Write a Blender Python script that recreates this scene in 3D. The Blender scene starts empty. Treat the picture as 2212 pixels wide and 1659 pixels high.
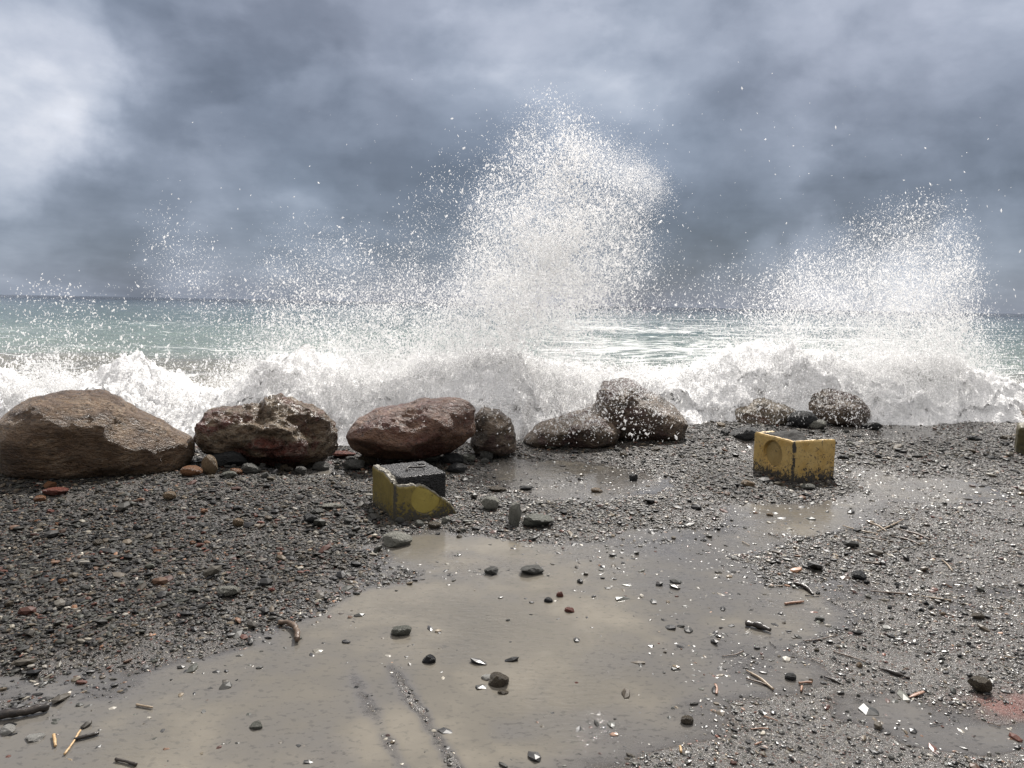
import bpy, math, random
import numpy as np
from mathutils import Matrix, Vector, Euler

R = math.radians
# ------------------------------------------------------------------ camera
scene = bpy.context.scene
CAM_H = 1.55
F_PX = 740.0                       # focal length in pixels of a 1024 wide picture
cam_data = bpy.data.cameras.new("camera")
cam_data.sensor_width = 36.0
cam_data.lens = F_PX / 1024.0 * 36.0
cam_data.clip_start = 0.05
cam_data.clip_end = 60000.0
cam = bpy.data.objects.new("camera", cam_data)
scene.collection.objects.link(cam)
cam_m = Matrix.Rotation(R(90 - 6.17), 4, 'X') @ Matrix.Rotation(R(1.09), 4, 'Z')
cam_m.translation = Vector((0, 0, CAM_H))
cam.matrix_world = cam_m
scene.camera = cam

# ------------------------------------------------------------------ light
SUN_EL, SUN_AZ = R(47), R(17)       # the sun stands over the sea, a little right of the view axis (+Y)
sun_data = bpy.data.lights.new("sun", 'SUN')
sun_data.energy = 5.0
sun_data.angle = R(0.6)
sun_data.color = (1.0, 0.955, 0.90)
sun = bpy.data.objects.new("sun", sun_data)
scene.collection.objects.link(sun)
sdir = Vector((math.sin(SUN_AZ) * math.cos(SUN_EL), math.cos(SUN_AZ) * math.cos(SUN_EL), math.sin(SUN_EL)))
sun.rotation_euler = sdir.to_track_quat('Z', 'Y').to_euler()
sun.location = (0, 0, 30)

scene.view_settings.view_transform = 'Standard'
scene.view_settings.look = 'None'
scene.view_settings.exposure = 0.30
scene.view_settings.gamma = 1.0
scene.render.engine = 'CYCLES'
scene.cycles.max_bounces = 14
scene.cycles.diffuse_bounces = 11
scene.cycles.glossy_bounces = 3
scene.cycles.transmission_bounces = 11
scene.cycles.transparent_max_bounces = 24
scene.cycles.sample_clamp_indirect = 4.0
scene.cycles.use_denoising = True

# ------------------------------------------------------------------ pixel -> world helpers (px, py on a 2212 wide photo)
M3 = np.array(cam_m.to_3x3())
def ray(px, py):
    k = 1024.0 / 2212.0
    x = np.asarray(px, float) * k - 512.0
    y = np.asarray(py, float) * k - 384.0
    v = np.stack([x / F_PX, -y / F_PX, -np.ones_like(x)], -1)
    return v @ M3.T
def P(px, py, z=0.0):
    d = ray(px, py); t = (z - CAM_H) / d[..., 2]
    return d * t[..., None] + np.array([0, 0, CAM_H])
def Q(px, py, Y):
    d = ray(px, py); t = Y / d[..., 1]
    return d * t[..., None] + np.array([0, 0, CAM_H])

# ------------------------------------------------------------------ numpy noise
def _h(ix, iy, iz, seed):
    n = (ix * 374761393 + iy * 668265263 + iz * 2147483647 + seed * 1274126177) & 0xFFFFFFFF
    n = ((n ^ (n >> 13)) * 1274126177) & 0xFFFFFFFF
    n = ((n ^ (n >> 16)) * 2246822519) & 0xFFFFFFFF
    return ((n ^ (n >> 15)) & 0xFFFFFF) / float(0xFFFFFF) * 2 - 1
def vnoise(p, seed=0):
    p = np.asarray(p, float); i = np.floor(p).astype(np.int64); f = p - i
    f = f * f * f * (f * (f * 6 - 15) + 10)
    x, y, z = i[..., 0], i[..., 1], i[..., 2]
    def L(a, b, t): return a + (b - a) * t
    c = [[[_h(x + a, y + b, z + d, seed) for d in (0, 1)] for b in (0, 1)] for a in (0, 1)]
    fx, fy, fz = f[..., 0], f[..., 1], f[..., 2]
    return L(L(L(c[0][0][0], c[0][0][1], fz), L(c[0][1][0], c[0][1][1], fz), fy),
             L(L(c[1][0][0], c[1][0][1], fz), L(c[1][1][0], c[1][1][1], fz), fy), fx)
def fbm(p, octv=4, seed=0, gain=0.5, ridged=False):
    a, s, out, tot = 1.0, 1.0, 0.0, 0.0
    p = np.asarray(p, float)
    for o in range(octv):
        n = vnoise(p * s + 17.3 * o, seed + o)
        if ridged: n = 1 - 2 * np.abs(n)
        out = out + a * n; tot += a; a *= gain; s *= 2.03
    return out / tot
def xy0(x, y, s=1.0): return np.stack([x * s, y * s, np.zeros_like(x)], -1)
def sstep(a, b, x):
    t = np.clip((x - a) / (b - a), 0, 1); return t * t * (3 - 2 * t)

# ------------------------------------------------------------------ object helpers
COL = scene.collection
def tag(o, label=None, cat=None, group=None, kind=None):
    if label: o["label"] = label
    if cat: o["category"] = cat
    if group: o["group"] = group
    if kind: o["kind"] = kind
    return o
def link(name, me, mat=None, parent=None, loc=None):
    o = bpy.data.objects.new(name, me); COL.objects.link(o)
    if mat is not None and me is not None and not me.materials: me.materials.append(mat)
    if parent is not None: o.parent = parent
    if loc is not None: o.location = loc
    return o
def mesh_np(name, V, Fc, smooth=False, attrs=None):
    V = np.asarray(V, np.float32); Fc = np.asarray(Fc, np.int32)
    me = bpy.data.meshes.new(name); nf, k = Fc.shape
    me.vertices.add(len(V)); me.vertices.foreach_set("co", V.ravel())
    me.loops.add(nf * k); me.loops.foreach_set("vertex_index", Fc.ravel())
    me.polygons.add(nf)
    me.polygons.foreach_set("loop_start", np.arange(0, nf * k, k, dtype=np.int32))
    me.polygons.foreach_set("loop_total", np.full(nf, k, np.int32))
    me.polygons.foreach_set("use_smooth", np.full(nf, smooth, bool))
    me.update(calc_edges=True)
    for an, (tp, arr) in (attrs or {}).items():
        at = me.attributes.new(an, tp, 'POINT')
        arr = np.asarray(arr, np.float32)
        at.data.foreach_set("color" if tp == 'FLOAT_COLOR' else "value", arr.ravel())
    return me
def grid_faces(nr, nc, mask=None):
    i = np.arange(nr * nc).reshape(nr, nc)
    f = np.stack([i[:-1, :-1], i[:-1, 1:], i[1:, 1:], i[1:, :-1]], -1).reshape(-1, 4)
    if mask is not None: f = f[mask.reshape(-1)]
    return f
def ico(sub):
    import bmesh
    bm = bmesh.new(); bmesh.ops.create_icosphere(bm, subdivisions=sub, radius=1.0)
    bm.verts.ensure_lookup_table()
    V = np.array([v.co[:] for v in bm.verts]); Fc = np.array([[v.index for v in f.verts] for f in bm.faces])
    bm.free(); return V, Fc
def empty(name, loc, rz=0.0):
    o = bpy.data.objects.new(name, None); COL.objects.link(o)
    o.location = loc; o.rotation_euler = (0, 0, rz); o.empty_display_size = 0.1
    return o

# ------------------------------------------------------------------ material helpers
class NT:
    def __init__(s, name):
        s.m = bpy.data.materials.new(name); s.m.use_nodes = True
        s.t = s.m.node_tree; s.t.nodes.clear()
        s.out = s.n('ShaderNodeOutputMaterial')
    def n(s, tp, ins=None, **kw):
        x = s.t.nodes.new(tp)
        for k, v in kw.items(): setattr(x, k, v)
        for k, v in (ins or {}).items(): s.set(x, k, v)
        return x
    def set(s, x, k, v):
        i = x.inputs[k]
        if isinstance(v, bpy.types.NodeSocket): s.t.links.new(v, i)
        elif isinstance(v, bpy.types.Node): s.t.links.new(v.outputs[0], i)
        else:
            if i.type == 'RGBA' and len(v) == 3: v = (*v, 1)
            i.default_value = v
    def pos(s): return s.n('ShaderNodeNewGeometry').outputs['Position']
    def obj(s): return s.n('ShaderNodeTexCoord').outputs['Object']
    def scale(s, v, sc):
        return s.n('ShaderNodeVectorMath', {0: v, 1: sc if isinstance(sc, tuple) else (sc,) * 3}, operation='MULTIPLY').outputs[0]
    def noise(s, v, sc, det=4, rough=.55, dist=0.0):
        return s.n('ShaderNodeTexNoise', {'Vector': v, 'Scale': sc, 'Detail': det, 'Roughness': rough, 'Distortion': dist})
    def voro(s, v, sc, feature='F1', rnd=1.0):
        return s.n('ShaderNodeTexVoronoi', {'Vector': v, 'Scale': sc, 'Randomness': rnd}, feature=feature)
    def math(s, op, a, b=0.0, c=None, clamp=False):
        x = s.n('ShaderNodeMath', {0: a, 1: b}, operation=op, use_clamp=clamp)
        if c is not None: s.set(x, 2, c)
        return x.outputs[0]
    def ramp(s, fac, stops, interp='LINEAR'):
        x = s.n('ShaderNodeValToRGB', {'Fac': fac}); cr = x.color_ramp; cr.interpolation = interp
        while len(cr.elements) < len(stops): cr.elements.new(0.5)
        for e, (p, c) in zip(cr.elements, stops):
            e.position = p
            e.color = (c, c, c, 1) if not hasattr(c, '__len__') else (*c, 1)
        return x.outputs[0]
    def mix(s, f, a, b, bt='MIX'):
        x = s.n('ShaderNodeMix', data_type='RGBA', blend_type=bt)
        s.set(x, 0, f)
        for k, v in ((6, a), (7, b)):
            if isinstance(v, tuple): x.inputs[k].default_value = (*v, 1)
            else: s.set(x, k, v)
        return x.outputs[2]
    def attr(s, name, o=2): return s.n('ShaderNodeAttribute', attribute_name=name).outputs[o]
    def bump(s, h, st, dist, nrm=None):
        x = s.n('ShaderNodeBump', {'Height': h, 'Strength': st, 'Distance': dist})
        if nrm is not None: s.set(x, 'Normal', nrm)
        return x.outputs[0]
    def bsdf(s, **kw):
        x = s.n('ShaderNodeBsdfPrincipled')
        for k, v in kw.items(): s.set(x, k.replace('_', ' '), v)
        return x.outputs[0]
    def done(s, sh): s.t.links.new(sh, s.out.inputs[0]); return s.m

# ------------------------------------------------------------------ world: sky texture behind a broken storm deck
world = bpy.data.worlds.new("World"); scene.world = world; world.use_nodes = True
def build_world():
    s = NT.__new__(NT); s.t = world.node_tree; s.t.nodes.clear()
    out = s.n('ShaderNodeOutputWorld')
    sky = s.n('ShaderNodeTexSky', sky_type='NISHITA', sun_disc=False, sun_elevation=SUN_EL, sun_rotation=SUN_AZ)
    bg_sky = s.n('ShaderNodeBackground', {'Color': sky.outputs[0], 'Strength': 0.1})
    d = s.n('ShaderNodeTexCoord').outputs['Generated']
    sep = s.n('ShaderNodeSeparateXYZ', {0: d})
    z = s.math('MAXIMUM', sep.outputs[2], 0.0)
    inv = s.math('DIVIDE', 1.0, s.math('ADD', z, 0.16))
    flat = s.n('ShaderNodeVectorMath', {0: d, 1: s.n('ShaderNodeCombineXYZ', {0: inv, 1: inv, 2: s.math('MULTIPLY', inv, 0.6)})}, operation='MULTIPLY').outputs[0]
    warp = s.n('ShaderNodeVectorMath', {0: s.noise(s.scale(d, 1.0), 2.6, 5, .6).outputs['Color'], 1: (.5, .5, .5)}, operation='SUBTRACT').outputs[0]
    warp2 = s.n('ShaderNodeVectorMath', {0: s.noise(s.scale(d, 1.0), 9.0, 5, .6).outputs['Color'], 1: (.5, .5, .5)}, operation='SUBTRACT').outputs[0]
    dw = s.n('ShaderNodeVectorMath', {0: d, 1: s.scale(warp, .30)}, operation='ADD').outputs[0]
    dw = s.n('ShaderNodeVectorMath', {0: dw, 1: s.scale(warp2, .12)}, operation='ADD').outputs[0]
    dw = s.n('ShaderNodeVectorMath', {0: dw}, operation='NORMALIZE').outputs[0]
    n1 = s.noise(flat, 1.25, 7, .56, .25).outputs[0]
    n2 = s.noise(s.n('ShaderNodeVectorMath', {0: flat, 1: (3.1, 7.7, 1.3)}, operation='ADD').outputs[0], 3.4, 6, .55, .15).outputs[0]
    # deck brightness: dark slate near the horizon, paler overhead
    b = s.ramp(sep.outputs[2], [(0.0, .215), (.05, .200), (.16, .205), (.30, .250), (.45, .33), (.62, .70), (.85, 1.0), (1.0, 1.1)], 'EASE')
    b = s.math('MULTIPLY', b, s.math('MULTIPLY_ADD', n1, .50, .75))
    b = s.math('MULTIPLY', b, s.math('MULTIPLY_ADD', n2, .30, .85))
    n3 = s.noise(s.scale(d, (1, 1, 1.5)), 3.2, 7, .52, .15).outputs[0]
    n4 = s.noise(s.scale(d, (1, 1, 1.9)), 8.0, 7, .55, .2).outputs[0]
    n5 = s.noise(s.n('ShaderNodeVectorMath', {0: s.scale(d, (1, 1, 1.7)), 1: (5.1, 2.2, 8.4)}, operation='ADD').outputs[0], 2.3, 9, .54, .15).outputs[0]
    edge = s.ramp(n5, [(.36, .90), (.46, .93), (.525, 1.12), (.64, 1.0)], 'EASE')
    b = s.math('MULTIPLY', b, edge)
    puff = s.math('MULTIPLY', s.ramp(n3, [(.34, .64), (.47, .90), (.54, 1.08), (.66, 1.46)], 'EASE'), s.math('MULTIPLY_ADD', n4, .60, .70))
    # cloud masses: (px, py, radius deg, stretch, gain)
    for px, py, rad, g in SKY_MASSES:
        v = ray(px, py); v = v / np.linalg.norm(v)
        dp = s.n('ShaderNodeVectorMath', {0: dw, 1: tuple(float(a) for a in v)}, operation='DOT_PRODUCT').outputs['Value']
        mr = s.n('ShaderNodeMapRange', {'Value': dp, 'From Min': math.cos(R(rad)), 'From Max': math.cos(R(rad * .12)), 'To Min': 0.0, 'To Max': g}, interpolation_type='SMOOTHERSTEP')
        b = s.math('ADD', b, mr.outputs[0])
    b = s.math('MAXIMUM', s.math('MULTIPLY', b, puff), 0.09)
    tint = s.mix(s.ramp(b, [(.12, 0.0), (.62, 1.0)]), (.78, .97, 1.31), (.96, 1.0, 1.09))
    tint = s.mix(s.ramp(sep.outputs[2], [(.42, 0.0), (.75, 1.0)]), tint, (1.04, 1.0, .95))
    tint = s.mix(s.ramp(sep.outputs[1], [(.35, .8), (.65, 0.0)]), tint, (1.04, 1.0, .95))
    tint = s.mix(s.ramp(s.noise(d, 2.1, 3, .5).outputs[0], [(.40, 0.0), (.68, .28)]), tint, (.98, .96, 1.18))
    colr = s.n('ShaderNodeVectorMath', {0: tint, 1: s.n('ShaderNodeCombineXYZ', {0: b, 1: b, 2: b})}, operation='MULTIPLY').outputs[0]
    bg_c = s.n('ShaderNodeBackground', {'Color': colr, 'Strength': 1.0})
    mx = s.n('ShaderNodeMixShader', {0: 0.94, 1: bg_sky.outputs[0], 2: bg_c.outputs[0]})
    s.t.links.new(mx.outputs[0], out.inputs[0])
SKY_MASSES = [
 (30, 170, 8.5, .17), (-60, 90, 11, .03), (190, 150, 7, .05), (20, 450, 9, .04), (420, 300, 10, .03),
 (560, 60, 10, -.03), (560, 430, 13, -.02), (250, 500, 9, -.02), (880, 120, 10, .03),
 (1300, 60, 15, .06), (1620, 120, 13, .08), (1450, 330, 10, -.02), (1700, 420, 13, -.05), (2100, 500, 12, -.06),
 (2180, 80, 13, .06), (1860, 60, 7, .03), (2100, 655, 7, .13), (1850, 655, 6, .09), (1550, 655, 6, .07), (100, 600, 8, .03), (850, 300, 13, -.02),
]
build_world()

# ------------------------------------------------------------------ materials
def mat_foam(name, tr=.5, col=(.90, .91, .92)):
    s = NT(name)
    dfs = s.n('ShaderNodeBsdfDiffuse', {'Color': col}); trl = s.n('ShaderNodeBsdfTranslucent', {'Color': col})
    gl = s.n('ShaderNodeBsdfGlossy', {'Color': (1, 1, 1), 'Roughness': .25})
    a = s.n('ShaderNodeMixShader', {0: tr, 1: dfs.outputs[0], 2: trl.outputs[0]})
    b = s.n('ShaderNodeMixShader', {0: .05, 1: a.outputs[0], 2: gl.outputs[0]})
    c = s.n('ShaderNodeMixShader', {0: .48, 1: b.outputs[0], 2: s.n('ShaderNodeBsdfTransparent').outputs[0]})
    return s.done(c.outputs[0])
M_SPRAY = mat_foam("spray_droplets", .62, (.985, .985, .985))

def mat_foam_mass():
    s = NT("sea_foam"); p = s.pos()
    n = s.noise(p, 5.0, 8, .7).outputs[0]; n2 = s.noise(p, 22.0, 5, .7).outputs[0]; v = s.voro(p, 30.0).outputs[0]
    c = s.ramp(n, [(.28, (.78, .785, .78)), (.40, (.92, .92, .915)), (.52, (.97, .97, .97))])
    h = s.math('ADD', s.math('MULTIPLY', n2, 1.0), s.math('MULTIPLY', v, .6))
    nr = s.bump(h, .8, .028)
    dfs = s.n('ShaderNodeBsdfDiffuse', {'Color': c, 'Normal': nr}); trl = s.n('ShaderNodeBsdfTranslucent', {'Color': c, 'Normal': nr})
    a = s.n('ShaderNodeMixShader', {0: .18, 1: dfs.outputs[0], 2: trl.outputs[0]})
    return s.done(a.outputs[0])
M_FOAM = mat_foam_mass()

def mat_sea():
    s = NT("sea_water"); p = s.pos()
    sep = s.n('ShaderNodeSeparateXYZ', {0: p})
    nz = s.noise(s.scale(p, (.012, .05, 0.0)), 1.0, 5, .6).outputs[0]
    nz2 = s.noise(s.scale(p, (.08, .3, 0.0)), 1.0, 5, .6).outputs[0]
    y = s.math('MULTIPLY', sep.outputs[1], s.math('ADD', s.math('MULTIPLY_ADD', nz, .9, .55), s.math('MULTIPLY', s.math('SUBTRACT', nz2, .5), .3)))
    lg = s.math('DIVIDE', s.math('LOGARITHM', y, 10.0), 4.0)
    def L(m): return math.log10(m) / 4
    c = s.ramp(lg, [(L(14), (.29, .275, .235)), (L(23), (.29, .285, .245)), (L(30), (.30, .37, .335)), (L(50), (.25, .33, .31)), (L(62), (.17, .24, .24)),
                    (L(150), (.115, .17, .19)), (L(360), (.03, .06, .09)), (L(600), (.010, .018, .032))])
    # whitecaps and foam lace drifting on the surface, plus painted sun glitter
    f1 = s.noise(s.scale(p, (.8, 2.6, 0.0)), 1.0, 8, .68, .4).outputs[0]
    f2 = s.noise(s.scale(p, (.05, .22, 0.0)), 1.0, 3, .5).outputs[0]
    near = s.ramp(lg, [(L(9), .13), (L(16), .04), (L(40), .018), (L(130), .004)])
    fm = s.math('ADD', s.math('MULTIPLY', f1, .75), s.math('MULTIPLY', f2, .35))
    ratio = s.math('DIVIDE', sep.outputs[0], s.math('MAXIMUM', sep.outputs[1], 1.0))
    glitter_flecks = s.math('MULTIPLY', s.ramp(ratio, [(.0, .0), (.08, .080), (.50, .075), (.66, .02)]), s.ramp(lg, [(L(12), 1.0), (L(90), 1.0), (L(220), .35), (L(400), 0.0)]))  # more white flecks right of centre, imitating silvery sun glitter in the colour
    fm = s.math('ADD', fm, glitter_flecks)
    fm = s.ramp(s.math('ADD', fm, near), [(.665, 0.0), (.70, 1.0)])
    c = s.mix(fm, c, (.82, .84, .84))
    b1 = s.noise(s.scale(p, (.5, 1.3, 1.0)), 1.0, 6, .62).outputs[0]
    b2 = s.noise(s.scale(p, (3.0, 6.5, 1.0)), 1.0, 5, .62).outputs[0]
    h = s.math('ADD', s.math('MULTIPLY', b1, .78), s.math('MULTIPLY', b2, .36))
    nr = s.bump(h, 1.0, 1.0)
    rg = s.math('MULTIPLY_ADD', fm, .6, .08)
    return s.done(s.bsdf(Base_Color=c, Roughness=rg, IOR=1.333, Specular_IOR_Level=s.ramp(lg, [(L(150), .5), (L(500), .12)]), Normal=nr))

def mat_ground():
    s = NT("wet_gravel_ground"); p = s.pos()
    mud = s.attr("mud"); red = s.attr("red")
    v1 = s.voro(p, 62.0); v2 = s.voro(p, 135.0); v3 = s.voro(p, 300.0)
    rc = s.n('ShaderNodeSeparateColor', {0: v1.outputs['Color']}).outputs[0]
    rc2 = s.n('ShaderNodeSeparateColor', {0: v2.outputs['Color']}).outputs[1]
    st = [(0.0, (.018, .018, .018)), (.35, (.038, .036, .033)), (.62, (.075, .070, .058)), (.74, (.14, .125, .10)), (.82, (.13, .062, .045)), (.87, (.06, .062, .06)), (.96, (.34, .32, .28))]
    g1 = s.ramp(rc, st, 'CONSTANT'); g2 = s.ramp(rc2, st, 'CONSTANT')
    big = s.noise(p, 3.0, 5, .6).outputs[0]; fine = s.noise(p, 45.0, 5, .65).outputs[0]
    g = s.mix(.5, g1, g2)
    g = s.mix(s.ramp(fine, [(.40, 0.1), (.60, .8)]), g, (.075, .062, .050))
    mudc = s.mix(big, (.190, .178, .165), (.135, .128, .122))
    mudc = s.mix(s.ramp(rc2, [(.0, 0.0), (.62, 0.0), (.66, .75), (1.0, .75)], 'LINEAR'), mudc, g2)
    mudc = s.mix(s.ramp(fine, [(.40, .0), (.62, .4)]), mudc, (.11, .105, .10))
    g = s.mix(1.0, g, (.50, .48, .45), 'MULTIPLY')
    c = s.mix(mud, g, mudc)
    c = s.mix(s.math('MULTIPLY', red, s.ramp(fine, [(.3, .5), (.6, 1.0)])), c, (.22, .085, .065))
    h = s.math('SUBTRACT', s.math('MULTIPLY', fine, .6), s.math('ADD', s.math('MULTIPLY', v1.outputs[0], .6), s.math('MULTIPLY', v2.outputs[0], .8)))
    h = s.math('SUBTRACT', h, s.math('MULTIPLY', v3.outputs[0], .5))
    nr = s.bump(h, 1.0, .0075)
    rg = s.math('ADD', s.ramp(fine, [(.35, .14), (.7, .38)]), s.math('MULTIPLY', s.math('SUBTRACT', 1.0, mud), .22))
    return s.done(s.bsdf(Base_Color=c, Roughness=rg, Specular_IOR_Level=.7, Normal=nr))

def mat_puddle():
    s = NT("muddy_water"); p = s.pos()
    dep = s.attr("depth")
    n = s.noise(s.scale(p, (1.0, 1.0, 0.0)), 1.6, 5, .55, .4).outputs[0]
    c = s.ramp(n, [(.3, (.118, .109, .093)), (.5, (.142, .130, .109)), (.66, (.195, .176, .143))])
    spk = s.noise(s.scale(p, (30.0, 46.0, 1.0)), 1.0, 3, .6, .2).outputs[0]
    shal = s.ramp(s.math('ADD', s.math('MULTIPLY', dep, 70.0), s.math('MULTIPLY', s.math('SUBTRACT', n, .5), .9)), [(.10, 1.0), (.75, 0.0)])
    c = s.mix(shal, c, (.135, .130, .127))
    c = s.mix(s.math('MULTIPLY', s.ramp(spk, [(.56, 0.0), (.64, .8)]), s.math('MULTIPLY_ADD', shal, .65, .35)), c, (.06, .058, .055))
    ripA = s.noise(s.scale(p, (16.0, 42.0, 1.0)), 1.0, 4, .55, .3).outputs[0]
    ripB = s.noise(s.scale(p, (3.0, 5.0, 1.0)), 1.0, 3, .5).outputs[0]
    patch = s.ramp(s.noise(p, 1.1, 2, .5).outputs[0], [(.42, .12), (.62, 1.0)])
    h = s.math('ADD', s.math('MULTIPLY', s.math('MULTIPLY', ripA, patch), .0034), s.math('MULTIPLY', ripB, .0035))
    # rain rings: rare cells with a short train of waves
    v = s.voro(p, 2.2); dist = v.outputs[0]
    cell = s.n('ShaderNodeSeparateColor', {0: v.outputs['Color']}).outputs[0]
    on = s.math('GREATER_THAN', cell, .70)
    rr = s.math('MULTIPLY_ADD', cell, .16, -.06)
    w = s.math('MULTIPLY', s.math('SINE', s.math('MULTIPLY', dist, 190.0)), s.math('EXPONENT', s.math('MULTIPLY', s.math('POWER', s.math('DIVIDE', s.math('SUBTRACT', dist, rr), .035), 2.0), -1.0)))
    h = s.math('ADD', h, s.math('MULTIPLY', s.math('MULTIPLY', w, on), .0007))
    nr = s.bump(h, 1.0, 1.0)
    a = s.math('MULTIPLY', s.ramp(s.math('MULTIPLY', dep, 70.0), [(0.0, .12), (.12, .50), (.4, .86), (.85, .985)]), 1.0)
    surf = s.bsdf(Base_Color=c, Roughness=.035, IOR=1.333, Normal=nr)
    # shallow water: clear film over the stones, still mirror-like
    film = s.n('ShaderNodeMixShader', {0: s.n('ShaderNodeFresnel', {'IOR': 1.333, 'Normal': nr}).outputs[0], 1: s.n('ShaderNodeBsdfTransparent', {'Color': (.93, .9, .86)}).outputs[0],
                                       2: s.n('ShaderNodeBsdfGlossy', {'Roughness': .035, 'Normal': nr}).outputs[0]})
    return s.done(s.n('ShaderNodeMixShader', {0: a, 1: film.outputs[0], 2: surf}).outputs[0])

def mat_gravel():
    s = NT("wet_pebbles"); p = s.pos()
    n = s.noise(p, 120.0, 3, .6).outputs[0]
    c = s.mix(1.0, s.n('ShaderNodeAttribute', attribute_name="Col").outputs[0], s.ramp(n, [(.3, .72), (.7, 1.25)]), 'MULTIPLY')
    rr = s.math('ADD', s.ramp(n, [(.35, .34), (.65, .46)]), s.math('MULTIPLY', s.attr('dry'), .26))
    return s.done(s.bsdf(Base_Color=c, Roughness=rr, Specular_IOR_Level=s.math('SUBTRACT', .55, s.math('MULTIPLY', s.attr('dry'), .2))))

def mat_stone(name, c1, c2, c3=None, scale=9.0, rough=.38):
    s = NT(name); p = s.obj()
    wp = s.n('ShaderNodeVectorMath', {0: p, 1: s.n('ShaderNodeObjectInfo').outputs['Location']}, operation='ADD').outputs[0]
    n = s.noise(wp, scale, 7, .65, .6).outputs[0]; f = s.noise(wp, scale * 6, 5, .7).outputs[0]
    c = s.ramp(n, [(.36, c1), (.62, c2)])
    if c3: c = s.mix(s.ramp(s.noise(s.scale(wp, (1, 1, 2.2)), scale * .7, 6, .6, 1.2).outputs[0], [(.52, 0.0), (.60, .9)]), c, c3)
    c = s.mix(s.ramp(f, [(.3, .55), (.55, 0.0)]), c, tuple(v * .4 for v in c1))
    h = s.math('ADD', n, s.math('MULTIPLY', f, .5))
    return s.done(s.bsdf(Base_Color=c, Roughness=s.ramp(f, [(.3, rough), (.7, rough + .22)]), Specular_IOR_Level=.4, Normal=s.bump(h, 1.0, .045)))

def mat_boulder(name, pal, seed, vein=(.42, .37, .30), red=None, bstr=.05, stretch=(1, 1, 1.9), rough=.42):
    s = NT(name); p = s.n('ShaderNodeVectorMath', {0: s.obj(), 1: (seed, seed * 2.3, 0)}, operation='ADD').outputs[0]
    ps = s.scale(p, stretch)
    n = s.noise(ps, 3.2, 9, .68, .8).outputs[0]; f = s.noise(ps, 24.0, 7, .7, .4).outputs[0]; m = s.noise(ps, 8.5, 7, .66, 1.5).outputs[0]
    c = s.ramp(n, [(.34, pal[0]), (.48, pal[1]), (.64, pal[2])])
    if red: c = s.mix(s.ramp(s.noise(ps, 1.9, 6, .6, 1.0).outputs[0], [(.49, 0.0), (.57, .95)]), c, red)
    vn = s.ramp(s.math('ABSOLUTE', s.math('SUBTRACT', m, .5)), [(.0, .85), (.022, 0.0)])
    c = s.mix(s.math('MULTIPLY', vn, s.ramp(n, [(.42, 0.0), (.6, .8)])), c, vein)
    c = s.mix(s.ramp(f, [(.34, .85), (.5, 0.0)]), c, tuple(v * .28 for v in pal[0]))
    pit = s.voro(ps, 17.0).outputs[0]
    pit2 = s.ramp(pit, [(.0, 0.0), (.22, 1.0)])
    h = s.math('ADD', s.math('ADD', s.math('MULTIPLY', m, 1.0), s.math('MULTIPLY', f, .55)), s.math('MULTIPLY', pit2, .22))
    return s.done(s.bsdf(Base_Color=c, Roughness=s.ramp(f, [(.3, rough - .14), (.7, rough + .12)]), Specular_IOR_Level=.5, Normal=s.bump(h, 1.0, bstr)))

M_SEA, M_GROUND, M_PUDDLE, M_GRAVEL = mat_sea(), mat_ground(), mat_puddle(), mat_gravel()

# ------------------------------------------------------------------ terrain
SEA_Z = -0.55
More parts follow.
